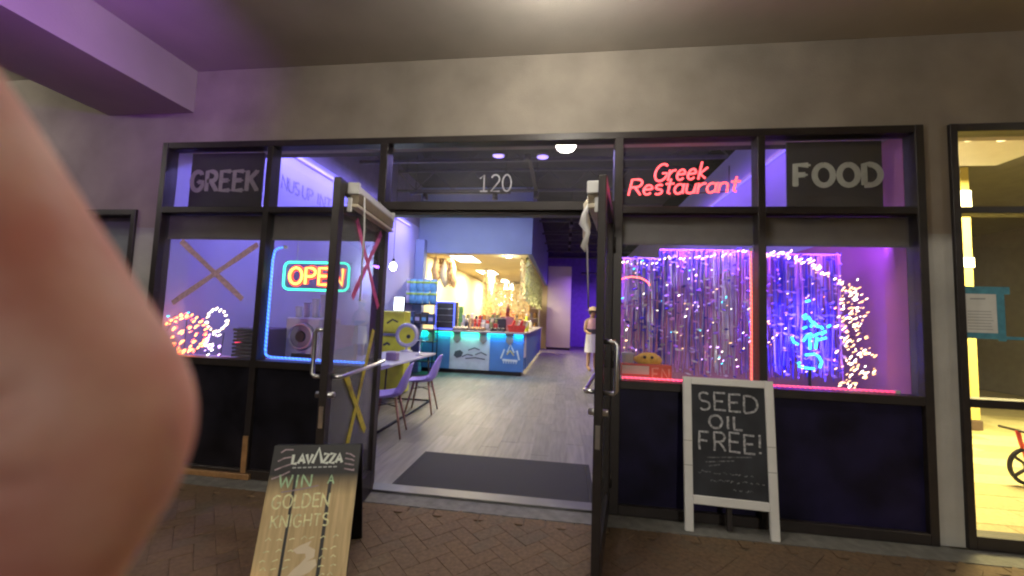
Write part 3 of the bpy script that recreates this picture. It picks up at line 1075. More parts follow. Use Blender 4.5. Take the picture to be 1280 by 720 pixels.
light_string(pk, None, [(cx - .20, .15, cz + .145), (cx - .18, .15, cz + .15), (cx, .15, cz + .185), (cx + .02, .15, cz + .19)], [E_cy], .010)
pf = MB()
for s_ in (-1, 0, 1):
    pf.tube([(cx + s_ * .12, .158, cz - .165), (cx + s_ * .2, .158, cz), (cx + s_ * .12, .158, cz + .165)], .003, 5)
tag(pf.build('wire_frame', FR, pk), kind='stuff')
gh = thing('light_figure', 'tall ring topped figure of white and violet mini lights beside the pumpkin', 'light figure')
sp_ = [(-1.578 + .10 * math.cos(2 * math.pi * k / 15), .15, 1.262 + .10 * math.sin(2 * math.pi * k / 15)) for k in range(15)]
light_string(gh, [(-1.578 + .10 * math.cos(t / 4), .156, 1.262 + .10 * math.sin(t / 4)) for t in range(26)], sp_ + jitter(sp_, .01), [E_wh, E_wm], .012)
sp_ = [(-1.60 + random.uniform(-.075, .085), .15, random.uniform(.955, 1.15)) for k in range(24)]
light_string(gh, None, sp_, [E_pu, E_wh, E_pu], .012)
MB().tube([(-1.65, .158, .935), (-1.67, .158, 1.15), (-1.58, .158, 1.17), (-1.50, .158, 1.15), (-1.52, .158, .935)], .003, 5).build('wire_frame', FR, gh)
lamp('pumpkin_lamp', 'POINT', (-1.86, .22, 1.12), (1.0, .25, .12), .35, .12, pk)
bx_ = thing('tray_stack', 'stack of dark trays on the ledge beside the light figures', 'trays', (-1.30, .22, .921))
for k in range(9):
    MB().cbox(-.09 + random.uniform(-.006, .006), .10, -.09, .09, k * .032, k * .032 + .022, .004).build('tray', mat('dark_tray', (.09, .08, .10), .6) if k == 0 else bpy.data.materials['dark_tray'], bx_)

# ------------------------------------------------------------------ right windows: foil curtains, fairy lights, neon
foilA = mat('violet_foil', (.46, .28, .96), .42, .55, .35, 7)
foilB = mat('silver_foil', (.80, .78, .92), .40, .6, .3, 7)
foilC = mat('pink_foil', (.80, .34, .88), .42, .55, .3, 7)


foilD = mat('dark_blue_foil', (.10, .07, .55), .35, .6, .4, 7)


def fringe(label, x0, x1, y, z0, z1, mats, n):
    t = thing('foil_curtain', label, 'curtain', group='foil fringe curtains in the right windows')
    MB().box(x0, x1, y - .004, y + .004, z1 - .014, z1).build('header_tape', mats[0], t)
    parts = [MB() for _ in mats]
    bands = [random.randrange(len(mats)) for _ in range(int((x1 - x0) / .06) + 2)]
    for k in range(n):
        x = x0 + (x1 - x0) * (k + random.random()) / n
        w = random.uniform(.006, .012)
        yy = y + random.uniform(-.03, .03)
        ph, tw = random.uniform(0, 6.28), random.uniform(2, 7)
        rings = []
        N = 11
        zz0 = z0 + random.uniform(0, .12)
        for i in range(N + 1):
            f = i / N
            a = ph + tw * f + .5 * math.sin(9 * f + ph)
            xx = x + .012 * math.sin(5 * f + ph) * f
            dx, dy = math.cos(a) * w * .5, math.sin(a) * w * .5
            zz = z1 - .01 - (z1 - .01 - zz0) * f
            rings.append([(xx - dx, yy - dy, zz), (xx + dx, yy + dy, zz)])
        b = bands[int((x - x0) / .06)] if random.random() < .75 else random.randrange(len(mats))
        mb = parts[b]
        nn = len(mb.v)
        for r_ in rings:
            mb.v += r_
        for i in range(N):
            mb.face([nn + 2 * i, nn + 2 * i + 1, nn + 2 * i + 3, nn + 2 * i + 2])
    # loose curls of cut foil caught in the strands
    for k in range(int(330 * (x1 - x0))):
        x, z = random.uniform(x0, x1), z0 + (z1 - z0) * random.random() ** .8
        a, w, h = random.uniform(-.5, .5), random.uniform(.008, .03), random.uniform(.004, .014)
        yy = y - random.uniform(.03, .06)
        mb = random.choice(parts)
        nn = len(mb.v)
        c_, s_ = math.cos(a), math.sin(a)
        ty = random.uniform(-.012, .012)
        mb.v += [(x - w * c_, yy - ty, z - w * s_), (x + h * s_, yy, z - h * c_), (x + w * c_, yy + ty, z + w * s_), (x - h * s_, yy + ty, z + h * c_)]
        mb.face([nn, nn + 1, nn + 2, nn + 3])
    for mb, m in zip(parts, mats):
        if mb.v:
            tag(mb.build('foil_strand', m, t), kind='stuff')
    return t


fringe('silver foil curtain gathered in the window beside the open door', 1.92, 2.30, .46, .98, 1.93, [foilB, foilA, foilD, foilC], 62)
fringe('violet foil curtain hanging behind the white chalkboard sign', 2.26, 2.98, .42, .96, 2.0, [foilA, foilB, foilC, foilD, foilB], 120)
fringe('violet foil curtain hanging behind the blue neon figure', 3.02, 3.66, .44, .96, 1.98, [foilA, foilC, foilD, foilA], 115)


def sag(x0, z0, x1, z1, y, drop, n):
    return [(x0 + (x1 - x0) * i / n, y + .01 * math.sin(i * 1.7), z0 + (z1 - z0) * i / n - drop * 4 * (i / n) * (1 - i / n)) for i in range(n + 1)]


fl = thing('string_lights', 'warm string lights looped across the top of the window by the door', 'string lights')
p1 = sag(1.93, 1.90, 2.32, 1.92, .36, .05, 12) + sag(2.32, 1.92, 2.96, 2.0, .34, .03, 16)
light_string(fl, p1, jitter(p1), [E_wm, E_wh], .0085)
scat = [(random.uniform(1.95, 2.95), .36, random.uniform(1.05, 1.9)) for _ in range(70)]
light_string(fl, None, scat, [E_wm, E_cy, E_gd, E_wh, E_pu], .006)
fr_ = thing('string_lights', 'warm string lights arching over and down the edge of the violet curtain', 'string lights')
p2 = [(3.05 + .62 * i / 22, .36, 1.96 - .28 * (i / 22) ** 2.2) for i in range(23)]
p3 = [(3.68 + .06 * math.sin(i * .9) + .02 * i / 30, .36, 1.72 - .76 * i / 34) for i in range(35)]
light_string(fr_, p2 + p3, jitter(p2, .02) + jitter(p2, .03) + jitter(p2, .045) + jitter(p3, .045) + jitter(p3, .055) + jitter(p3, .05) + jitter(p3, .06) + jitter(p3, .07), [E_gd, E_gd, E_wh, E_wm], .0095)
scat = [(random.uniform(3.0, 3.6), .36, random.uniform(1.0, 1.8)) for _ in range(34)]
light_string(fr_, None, scat, [E_wm, E_or, E_pu], .006)
rc = thing('string_lights', 'thin red light arc at the upper corner of the window by the door', 'string lights')
p4 = arc(2.03, 1.66, .14, .09, 165, 15, 14)
MB().tube([(a, .33, b) for a, b in p4], .004, 6).build('tube', E_rd, rc)

nn_ = thing('neon_figure', 'blue neon stick figure over a bowl in the far right window', 'neon sign')
bn = glow('cyan_neon', (.04, .55, 1.0), 4.0)
S = [[(80, 355), (95, 395), (125, 410)], [(160, 200), (185, 180)], [(170, 218), (190, 203)], [(200, 195), (210, 215), (222, 238)], [(215, 275), (240, 235), (255, 255)], [(160, 290), (185, 275)], [(285, 268), (300, 287)], [(332, 272), (352, 255)], [(160, 385), (190, 340), (215, 325), (230, 345), (265, 325), (320, 308)], [(207, 345), (207, 445)], [(258, 350), (246, 440)], [(270, 370), (322, 352)], [(175, 488), (240, 478), (268, 495), (287, 535), (272, 580)], [(125, 575), (175, 585), (235, 588)], [(122, 557), (138, 545)], [(185, 82), (212, 74)], [(250, 262), (275, 272)], [(290, 330), (318, 300)]]
for s_ in S:
    MB().tube([(3.352 + (a - 215) / 6.55 * .0066, .30, 1.335 - (b - 330) / 6.55 * .0066) for a, b in s_], .0085, 8).build('neon_tube', bn, nn_)
MB().box(3.20, 3.50, .318, .324, 1.10, 1.56).build('backing', glass('acrylic_backing', (.85, .85, .9), 1.0), nn_)
MB().box(3.34, 3.36, .318, .326, .92, 1.10).build('stand', FR, nn_)
lamp('blue_neon_lamp', 'AREA', (3.34, .34, 1.30), (.06, .05, 1.0), 16.0, .35, nn_, size_y=.5, aim=(3.34, 1, 1.30))
bl_ = thing('black_light', 'slim violet tube light under the shade above the foil curtains', 'light')
MB().tube([(1.95, .22, 2.12), (3.85, .22, 2.12)], .012, 8).build('tube', glow('violet_tube', (.30, .10, 1.0), 2.0, False), bl_)
MB().box(1.93, 3.87, .21, .23, 2.133, 2.16).build('batten', M['white'], bl_)
lamp('violet_tube_lamp', 'AREA', (2.9, .23, 2.08), (.30, .10, 1.0), 30.0, 1.9, bl_, size_y=.05, aim=(2.9, 1.2, 1.94))

# things on the right ledge
ob = thing('sign_box', 'orange sign box lying on the window ledge beside the door', 'box', (2.105, .16, .921))
MB().cbox(-.185, .185, -.03, .03, 0, .14, .003).build('carton', mat('orange_carton', (.75, .10, .05), .5), ob)
MB().box(-.18, .02, -.033, -.0305, .065, .128).build('print_block', mat('white_print', (.75, .62, .55), .6), ob)
MB().box(-.18, .02, -.033, -.0305, .008, .05).build('print_strip', mat('grey_print', (.35, .36, .36), .6), ob)
lettering('lettering', text_strokes('EN', .045, .03, .085, gap=.3, fit=.12), .014, -.033, mat('salmon_print', (.9, .35, .25), .6), ob, .002)
tf = thing('plush_fish', 'small yellow plush toy on the ledge behind the orange box', 'toy', (2.14, .26, .921))
MB().lathe([(.002, -.11), (.03, -.095), (.058, -.05), (.062, 0), (.05, .05), (.022, .09), (.014, .11)], (0, 0, .165), 14, axis='y').build('body', mat('yellow_plush', (.80, .48, .06), .9, 0, .2, 40, .3), tf)
tf.children[0].rotation_euler = (0, 0, math.radians(70))
MB().lathe([(.055, 0), (.06, .03), (.04, .10), (.03, .115)], (0, 0, 0), 12).build('stand', mat('plush_base', (.55, .33, .06), .9), tf)
for a in (-.035, .02):
    MB().lathe([(.001, -.012), (.012, -.006), (.012, .006), (.001, .012)], (a, -.062, .19), 8, axis='y').build('eye', FR, tf)
cpp = thing('white_cup', 'small white cup behind the orange box near the door', 'cup', (1.985, .25, .921))
MB().lathe([(.035, 0), (.045, .20), (.048, .205), (.042, .2), (.033, .01)], sides=16).build('body', M['white'], cpp)
MB().lathe([(.049, .206), (.049, .214), (.03, .22)], sides=16).build('lid', M['white'], cpp)


# ------------------------------------------------------------------ restaurant interior shell
ifl = struct(MB().box(-2.2, 4.0, 0.0, 18.0, -0.2, -0.006).build('interior_floor', mat('floor_base', (.12, .115, .105), .5)))
plm = MB().cbox(-.0895, .0895, -.608, .608, -.006, 0.0, .0012).mesh('plank', M['plank'])
cnt = 0
for row in range(-4, 18):
    x = row * .18 - .35
    off = random.uniform(0, 1.2)
    k = 0
    while True:
        y = .14 + .61 - off + k * 1.22
        k += 1
        if y - .608 > 15.0 or cnt >= 300:
            break
        y0, y1 = max(y - .608, .152), y + .608
        if y1 < .3:
            continue
        o = link('plank', plm, ifl)
        o.location = (x, (y0 + y1) / 2, random.uniform(-.0006, .0003))
        o.scale = (1, (y1 - y0) / 1.216, 1)
        cnt += 1
MB().box(-2.2, 4.0, .121, .15, -.004, 0.0005).build('door_saddle', M['steel'], ifl)

iw = struct(MB().box(-2.3, -2.16, 0.31, 18.0, 0, 3.53).build('interior_wall', M['lav_lit_wall']))
struct(MB().box(-2.3, -2.16, 0.31, 18.0, 3.532, 4.6).build('interior_wall', mat('violet_grey_wall', (.26, .24, .30), .85)))
struct(MB().box(3.96, 4.09, 0.31, 18.0, 0, 2.2).build('interior_wall', mat('mauve_light_wall', (.42, .15, .28), .85, 0, .08, 2)))  # mauve of the window lights put into the lower wall's colour
struct(MB().box(3.96, 4.09, 0.31, 18.0, 2.202, 4.0).build('interior_wall', M['lav_lit_wall']))
struct(MB().box(-2.3, 4.09, 18.0, 18.2, 0, 5.0).build('interior_wall', mat('violet_wall', (.30, .22, .55), .85)))
struct(MB().box(-2.3, 4.09, .305, 18.0, 4.6, 4.75).build('interior_ceiling', M['dark_ceiling']))
# inner returns of the front wall beside the windows
struct(MB().box(-2.16, -2.076, .112, .31, 0, 2.83).build('window_return', M['lav_lit_wall']))
struct(MB().box(3.881, 3.96, .112, .31, 0, 2.83).build('window_return', bpy.data.materials['mauve_light_wall']))
struct(MB().box(-2.16, 3.96, .301, .4, 2.84, 4.6).build('interior_wall', M['dark_ceiling']))
for a, b in ((-2.16, -.07), (1.9, 3.96)):
    struct(MB().box(a, b, .112, .16, 0, .889).build('dwarf_wall', M['lav_lit_wall']))

# open web joists under the dark ceiling
for k, y in enumerate((3.4, 5.0, 7.6, 9.2, 10.8, 12.4, 14.0)):
    j = thing('ceiling_joist', ['dark open web ceiling joist nearest the door', 'dark open web ceiling joist second from the door', 'dark open web ceiling joist just behind the blue bulkhead front', 'dark open web ceiling joist fourth from the door', 'dark open web ceiling joist fifth from the door', 'dark open web ceiling joist sixth from the door', 'dark open web ceiling joist farthest from the door'][k], 'joist', (0, y, 0), 0, 'open web ceiling joists')
    x0 = .75 if y > 6.4 else -2.15
    jm = mat('joist_steel', (.075, .072, .075), .6) if k == 0 else bpy.data.materials['joist_steel']
    MB().box(x0, 3.95, -.03, .03, 4.42, 4.47).build('top_chord', jm, j)
    MB().box(x0, 3.95, -.03, .03, 3.98, 4.03).build('bottom_chord', jm, j)
    w = MB()
    n = int((3.95 - x0) / .4)
    pts = [(x0 + (3.95 - x0) * i / n, 0, 4.03 if i % 2 else 4.42) for i in range(n + 1)]
    w.tube(pts, .012, 5)
    w.build('web', jm, j)

# ceiling downlights seen through the door transom
for k, (x, y, c, s_, lab) in enumerate(((.522, 2.25, (.35, .25, 1.0), 2.2, 'flat violet disc light seen through the transom over the number'), (1.128, 2.32, (.35, .25, 1.0), 2.0, 'violet disc light right of the other violet one in the transom'))):
    d = thing('disc_light', lab, 'light', (x, y, 3.6), 0, 'disc lights near the entrance')
    MB().lathe([(.085, 0), (.085, .02), (.06, .03)], sides=20).build('housing', M['white'], d)
    MB().lathe([(.075, -.004), (.075, -.001)], sides=20).build('lens', glow('disc_glow', c, s_, False), d)
    MB().tube([(0, 0, .03), (0, 0, 1.0)], .006, 6).build('stem', FR, d)
    lamp('disc_lamp', 'AREA', (0, 0, -.012), (.45, .36, 1.0), 9, .15, d)

# floor mat inside the door
fm = thing('floor_mat', 'black rubber backed floor mat inside the open doorway', 'mat', (.93, .52, 0))
MB().cbox(-.76, .78, -.40, .40, .001, .011, .004).build('pile', M['rubber'], fm)
for x0, x1, y0, y1 in ((-.80, -.762, -.43, .43), (.782, .82, -.43, .43), (-.762, .782, -.43, -.402), (-.762, .782, .402, .43)):
    MB().cbox(x0, x1, y0, y1, .001, .007, .002).build('border', M['rubber'], fm)


# ------------------------------------------------------------------ table, chairs and the left side of the room
tabm = mat('pale_tabletop', (.42, .42, .46), .35, 0, .1, 12)
legm = mat('black_steel', (.03, .03, .035), .4, .6)
tb = thing('dining_table', 'long pale dining table with purple chairs left of the doorway', 'table')
MB().cbox(-1.42, -.60, 1.05, 3.4, .72, .75, .005).build('tabletop', tabm, tb)
for y in (1.25, 3.2):
    MB().tube([(-.66, y, .72), (-.60, y, .02), (-1.36, y, .02), (-1.34, y, .72)], .018, 8).build('leg_loop', legm, tb)
MB().tube([(-.60, 1.25, .02), (-.60, 3.2, .02)], .016, 8).build('floor_bar', legm, tb)
pur = mat('violet_plastic', (.44, .36, .92), .35, 0, .05, 3)
wood = mat('beech_wood', (.34, .18, .12), .5, 0, .2, 20)


def chair(label, loc, rz):
    c = thing('shell_chair', label, 'chair', loc, rz, 'violet chairs at the long table')
    # one moulded shell: seat (towards +x) curving up into the back (-x side), with rolled arms
    prof = [(.20, .455), (.19, .445), (.12, .43), (.03, .425), (-.07, .432), (-.14, .455), (-.185, .51), (-.205, .58), (-.222, .66), (-.238, .74), (-.252, .80), (-.256, .815)]
    wid = [.15, .17, .20, .215, .22, .22, .215, .205, .19, .165, .12, .06]
    curl = [.012, .015, .03, .045, .06, .075, .075, .06, .045, .03, .015, .005]
    rows = []
    for (px, pz), w, cu_ in zip(prof, wid, curl):
        row = []
        for i in range(11):
            f = -1 + 2 * i / 10
            lift = cu_ * abs(f) ** 2.5
            if pz > .47:
                row.append((px + lift * 1.2, f * w, pz))
            else:
                row.append((px, f * w, pz + lift))
        rows.append(row)
    mb = MB()
    nv = 11
    for r_ in rows:
        mb.v += r_
    off = len(mb.v)
    for r_ in rows:
        mb.v += [(a + .006 * (1 if b2 > .47 else 0) * -1, b, b2 - (.008 if b2 <= .47 else .002)) for a, b, b2 in r_]
    for i in range(len(rows) - 1):
        for j in range(nv - 1):
            a = i * nv + j
            mb.face([a, a + 1, a + nv + 1, a + nv], 0, True)
            mb.face([off + a, off + a + nv, off + a + nv + 1, off + a + 1], 0, True)
    for i in range(len(rows) - 1):
        for j in (0, nv - 1):
            a = i * nv + j
            mb.face([a, a + nv, off + a + nv, off + a])
    for i in (0, len(rows) - 1):
        for j in range(nv - 1):
            a = i * nv + j
            mb.face([a, a + 1, off + a + 1, off + a])
    mb.build('shell', pur, c)
    for sx in (-1, 1):
        for sy in (-1, 1):
            MB().tube([(sx * .10 + .0, sy * .10, .43), (sx * .19, sy * .19, 0.0)], [.017, .010], 10).build('leg', wood, c)
    MB().tube([(-.13, -.13, .34), (.13, .13, .34)], .006, 6).build('cross_brace', legm, c)
    MB().tube([(-.13, .13, .335), (.13, -.13, .335)], .006, 6).build('cross_brace', legm, c)
    return c


chair('violet shell chair nearest the open door at the long table', (-.50, 1.42, 0), math.radians(192))
chair('violet shell chair farther along the long table near the counter', (-.50, 2.55, 0), math.radians(186))

nk = thing('napkin_box', 'small mauve napkin box on the pale table', 'box', (-.80, 2.15, .751))
MB().cbox(-.075, .075, -.05, .05, 0, .10, .006).build('body', mat('mauve_plastic', (.28, .20, .30), .5), nk)
MB().cbox(-.05, .05, -.012, .012, .098, .115, .003).build('napkin', M['white'], nk)
ct = thing('condiment_stand', 'steel condiment stand on the pale table by the yellow box', 'stand', (-.70, 2.9, .751))
MB().lathe([(.06, 0), (.06, .012), (.012, .02), (.01, .22), (.014, .23)], sides=16).build('pole', M['steel'], ct)
MB().tube([(-.07, 0, .21), (0, 0, .235), (.09, 0, .215)], .007, 6).build('arm', M['steel'], ct)

yel = mat('yellow_card', (.72, .76, .05), .6, 0, .1, 8)
yb = thing('yellow_display', 'bright yellow display box standing behind the pale table', 'display', (-1.48, 3.75, 0))
MB().cbox(-.24, .25, -.14, .14, .02, .98, .008).build('lower_box', yel, yb)
MB().cbox(-.22, .23, -.13, .13, 1.03, 1.42, .02).build('upper_box', yel, yb)
MB().cbox(-.25, .26, -.15, .15, .98, 1.03, .004).build('shelf_strip', mat('grey_strip', (.2, .22, .24), .5), yb)
mk = mat('dark_mark', (.03, .05, .04), .6)
MB().ribbon([(-.1, 1.2), (0, 1.27), (.1, 1.23)], .03, -.133, .002).build('printed_mark', mk, yb)
MB().ribbon([(-.14, .82), (-.07, .86), (-.02, .83)], .04, -.143, .002).build('printed_mark', mk, yb)
fan = thing('round_fan', 'round silver rimmed fan in front of the yellow display', 'fan', (-1.12, 3.42, .751 - .001))
MB().lathe([(.10, 0), (.10, .015), (.02, .03), (.018, .10)], sides=18).build('base', mat('silver_plastic', (.45, .46, .5), .4, .3), fan)
MB().tube([(.17 * math.cos(t * .2618), 0, .27 + .17 * math.sin(t * .2618)) for t in range(24)], .035, 10, closed=True).build('rim', bpy.data.materials['silver_plastic'], fan)
MB().lathe([(.145, -.012), (.145, .012), (.05, .03)], (0, 0, .27), 24, axis='y').build('face', yel, fan)
MB().lathe([(.03, -.03), (.035, -.012)], (.03, 0, .25), 12, axis='y').build('hub', mk, fan)

pd = thing('pendant_lamp', 'bare bright pendant lamp hanging near the left wall', 'lamp', (-1.70, 4.0, 0))
MB().lathe([(.002, 2.17), (.045, 2.19), (.062, 2.24), (.05, 2.29), (.02, 2.32)], sides=16).build('bulb', glow('pendant_glow', (.85, .94, 1.0), 22, False), pd)
MB().lathe([(.024, 2.32), (.024, 2.38), (.008, 2.40)], sides=12).build('socket', FR, pd)
MB().tube([(0, 0, 2.39), (0, 0, 4.6)], .004, 5).build('cord', FR, pd)
lamp('pendant_bulb_lamp', 'POINT', (0, -.02, 2.10), (.80, .90, 1.0), 20, .06, pd)
scn = thing('lit_screen', 'small glowing white screen on the left wall behind the yellow display', 'screen', (-1.80, 4.6, 0))
MB().cbox(-.11, .13, -.02, .02, 1.42, 1.72, .01).build('case', FR, scn)
MB().box(-.09, .11, -.024, -.0205, 1.44, 1.70).build('display', glow('screen_white', (.9, .97, 1.0), 3.0, False), scn)
MB().tube([(0, .01, 0.02), (0, .01, 1.42)], .015, 8).build('stand', FR, scn)
MB().lathe([(.16, 0), (.16, .015), (.02, .03)], sides=16).build('base', FR, scn)
for k, (x, z) in enumerate(((-2.03, 1.30), (-1.72, 1.30))):
    s2 = thing('cyan_lamp', ['small cyan lit lamp left of the yellow display top', 'small cyan lit lamp right above the yellow display'][k], 'lamp', (x, 4.4, 0))
    MB().cbox(-.07, .07, -.05, .05, z, z + .10, .01).build('shade', glow('cyan_shade', (.25, .8, 1.0), 1.8, False), s2)
    MB().tube([(0, 0, 0.01), (0, 0, z)], .012, 8).build('stem', FR, s2)
    MB().lathe([(.09, 0), (.09, .012), (.02, .02)], sides=14).build('base', FR, s2)

# round-fronted white machine and goods seen through the OPEN window
mc = thing('white_machine', 'white machine with round grey door seen through the left window', 'machine', (-1.27, 1.05, 0))
MB().cbox(-.20, .20, -.15, .25, 0, 1.30, .015).build('cabinet', mat('white_enamel', (.52, .50, .50), .4), mc)
MB().lathe([(.145, -.02), (.15, 0), (.15, .02)], (0, -.155, 1.10), 28, axis='y').build('round_door', mat('grey_door', (.24, .22, .22), .4), mc)
MB().tube([(.13 * math.cos(t * .2618), -.178, 1.10 + .13 * math.sin(t * .2618)) for t in range(24)], .012, 8, closed=True).build('door_ring', M['steel'], mc)
MB().lathe([(.05, -.03), (.06, -.02)], (0, -.16, 1.10), 16, axis='y').build('door_boss', FR, mc)
MB().cbox(-.10, .12, -.17, -.152, .80, .92, .004).build('drip_tray', FR, mc)
for k in range(4):
    t = thing('paper_cup', ['white paper cup stack at the left end on the machine', 'white paper cup stack second from left on the machine', 'white paper cup stack third from left on the machine', 'white paper cup stack at the right end on the machine'][k], 'cups', (-1.41 + k * .095, 1.02, 1.301), 0, 'cup stacks on the white machine')
    h = .10 + .045 * k
    MB().lathe([(.028, 0), (.036, h), (.04, h + .005), (.034, h)], sides=14).build('stack', M['white'], t)
    MB().lathe([(.041, h + .006), (.041, h + .014), (.02, h + .02)], sides=14).build('lid', bpy.data.materials['white_enamel'], t)
wb = thing('leaning_board', 'plain white board leaning behind the left door glass', 'board', (-.62, .62, 0))
MB().cbox(-.17, .13, -.01, .01, .75, 1.25, .004).build('sheet', mat('white_board', (.55, .52, .60), .6), wb)
MB().cbox(-.15, -.12, .0, .02, 0, .75, .003).build('leg', FR, wb)
MB().cbox(.08, .11, .0, .02, 0, .75, .003).build('leg', FR, wb)
dkb = thing('dark_crate', 'dark crate with red strip light behind the blue rope light', 'crate', (-1.62, .85, 0))
MB().cbox(-.20, .17, -.2, .2, 0, 1.18, .01).build('body', mat('plum_box', (.10, .07, .12), .7), dkb)
MB().tube([(-.19, -.215, 1.02), (.10, -.215, 1.03)], .012, 8).build('strip_light', glow('red_strip', (1, .05, .12), 2.5, False), dkb)
MB().tube([(-.14, -.215, 1.08), (.14, -.215, 1.17)], .006, 8).build('white_strip', glow('white_strip', (1, .95, .95), 2.5, False), dkb)
# wall lettering high on the left wall
wl = thing('wall_lettering', 'faded dark lettering high on the left interior wall', 'lettering', (-2.157, 2.1, 0), math.radians(90))
fd = mat('faded_letter', (.32, .30, .40), .8, 0, .4, 30)
for sx_, zz, ss, ft in ((-.55, 2.93, 'NUS', .34), (-.14, 2.93, 'UP', .22), (.20, 2.93, 'INT', .34)):
    lettering('word', text_strokes(ss, sx_, zz, .17, fit=ft), .03, -.004, fd, wl, .003)

# coloured light in the room: the violet strips that run along both side walls
for k, (x, lab, col, pw, ylen, yy, ax) in enumerate(((-2.12, 'violet light strip high on the left interior wall', (.30, .25, 1.0), 52, 5.0, 3.2, -1.0), (3.93, 'violet light strip high on the right interior wall', (.36, .16, 1.0), 14, 5.0, 3.4, 3.0))):
    v = thing('light_strip', lab, 'light strip', (x, yy, 0))
    MB().box(-.02, .02, -ylen / 2, ylen / 2, 3.40, 3.44).build('channel', M['white'], v)
    MB().box(-.015, .015, -ylen / 2, ylen / 2, 3.392, 3.3995).build('diffuser', glow('violet_strip', (.35, .25, 1.0), .7, False), v)
    sg = 1 if k == 0 else -1
    L = lamp('violet_strip_lamp', 'AREA', (sg * .34, 0, 3.38), col, pw, .08, v, size_y=ylen)
    L.rotation_euler = (0, sg * math.radians(48), 0)
lamp_l = thing('violet_spot', 'violet spot fixture over the far left window display', 'light', (-1.2, 1.0, 3.4))
MB().lathe([(.05, 0), (.06, -.12), (.055, -.125)], sides=14).build('can', FR, lamp_l)
MB().tube([(0, 0, 0), (0, 0, 1.2)], .008, 6).build('stem', FR, lamp_l)
lamp('violet_spot_lamp', 'SPOT', (0, 0, -.14), (.30, .27, 1.0), 90, .05, lamp_l, spot=2.0, blend=.8, aim=(-1.1, -.5, -2.0))

# ------------------------------------------------------------------ bulkhead, kitchen and counter
bh = MB()
bh.box(-2.155, .68, 6.40, 6.50, 2.90, 4.55)
bh.box(.58, .68, 6.502, 15.5, 2.90, 4.55)
tag(bh.build('blue_bulkhead', M['blue_paint']), 'blue painted bulkhead hanging over the food counter', 'bulkhead')
struct(MB().box(-2.155, .578, 6.502, 15.5, 2.93, 3.0).build('kitchen_ceiling', M['cream']))
struct(MB().box(-2.155, .70, 15.502, 15.6, 0, 3.0).build('kitchen_wall', M['cream']))
struct(MB().box(-2.155, -2.10, 6.6, 15.5, 0, 2.93).build('kitchen_wall', M['cream']))
bc = thing('blue_column', 'blue column left of the kitchen opening', 'column', (-2.02, 6.3, 0))
MB().cbox(-.13, .10, -.10, .09, 0, 3.2, .01).build('shaft', M['blue_paint'], bc)
MB().cbox(-.14, .11, -.11, .099, 0, .12, .01).build('base', M['blue_paint'], bc)
klm = glow('kitchen_panel_glow', (1.0, .96, .84), 5.0, False)
for k, y in enumerate((7.5, 10.6, 13.6)):
    kl = thing('panel_light', ['kitchen ceiling panel light nearest the counter', 'kitchen ceiling panel light in the middle', 'kitchen ceiling panel light farthest back'][k], 'light', (-1.2, y, 2.93), 0, 'kitchen ceiling panel lights')
    for x0, x1, y0, y1 in ((-.33, -.30, -.63, .63), (.30, .33, -.63, .63), (-.30, .30, -.63, -.60), (-.30, .30, .60, .63)):
        MB().box(x0, x1, y0, y1, -.02, -.001).build('frame', M['white'], kl)
    MB().box(-.30, .30, -.60, .60, -.012, -.002).build('diffuser', klm, kl)
    lamp('panel_lamp', 'AREA', (0, 0, -.03), (1.0, .84, .54), 165, .6, kl, size_y=1.2)
kd = thing('disc_light', 'round ceiling light at the right edge of the kitchen', 'light', (.05, 6.9, 2.93))
MB().lathe([(.09, 0), (.08, -.03), (.05, -.04)], sides=18).build('lens', glow('kd_glow', (1, .95, .8), 8, False), kd)
MB().lathe([(.11, 0), (.11, -.012), (.091, -.014)], sides=18).build('rim', M['white'], kd)
lamp('kd_lamp', 'POINT', (0, 0, -.09), (1, .92, .7), 10, .05, kd)

cw = thing('food_counter', 'blue and grey food counter with teal under lighting facing the door', 'counter')
blu = mat('blue_panel', (.06, .17, .40), .45, 0, .1, 3)
gry = mat('grey_mural_panel', (.42, .47, .50), .5, 0, .12, 5)
MB().cbox(-2.0, -1.235, 6.43, 6.49, .10, .98, .004).build('front_panel', blu, cw)
MB().cbox(-1.232, -.258, 6.428, 6.49, .10, .98, .004).build('front_panel', gry, cw)
MB().cbox(-.255, .56, 6.43, 6.49, .10, .98, .004).build('front_panel', blu, cw)
MB().box(-1.98, .54, 6.49, 7.0, .101, .97).build('carcass', blu, cw)
MB().box(-1.98, .50, 6.52, 6.98, 0.0, .10).build('toe_kick', FR, cw)
ctop = mat('grey_worktop', (.40, .37, .36), .4, 0, .15, 20)
MB().cbox(-2.06, .60, 6.33, 7.05, .985, 1.03, .005).build('worktop', ctop, cw)
MB().cbox(.50, .56, 7.06, 13.5, .10, .98, .004).build('side_panel', blu, cw)
MB().cbox(.10, .62, 7.06, 13.5, .985, 1.03, .005).build('worktop', ctop, cw)
MB().box(.54, .565, 6.60, 7.0, .42, .95).build('menu_sheet', M['white'], cw)
brk = mat('taupe_bracket', (.22, .17, .15), .6)
for x in (-1.70, -1.06, -.42, .22):
    MB().poly([(x - .09, .98), (x + .09, .98), (x + .09, .80), (x, .72), (x - .09, .80)], 6.40, .028).build('bracket', brk, cw)
for k, (x0, x1, c) in enumerate(((-1.96, -1.80, (.02, 1, .55)), (-1.60, -1.16, (.02, 1, .55)), (-.96, -.52, (.03, .95, .60)), (-.32, .12, (.02, .65, 1.0)), (.32, .54, (.02, .5, 1.0)))):
    MB().box(x0, x1, 6.365, 6.375, .965, .9835).build('led_strip', glow('teal_led', c, 2.5, False), cw)
    lamp('under_counter_lamp', 'AREA', ((x0 + x1) / 2, 6.37, .955), c, 1.9, x1 - x0, cw, size_y=.03, aim=((x0 + x1) / 2, 6.43, .6))
dkm = mat('mural_dark', (.05, .06, .07), .6)
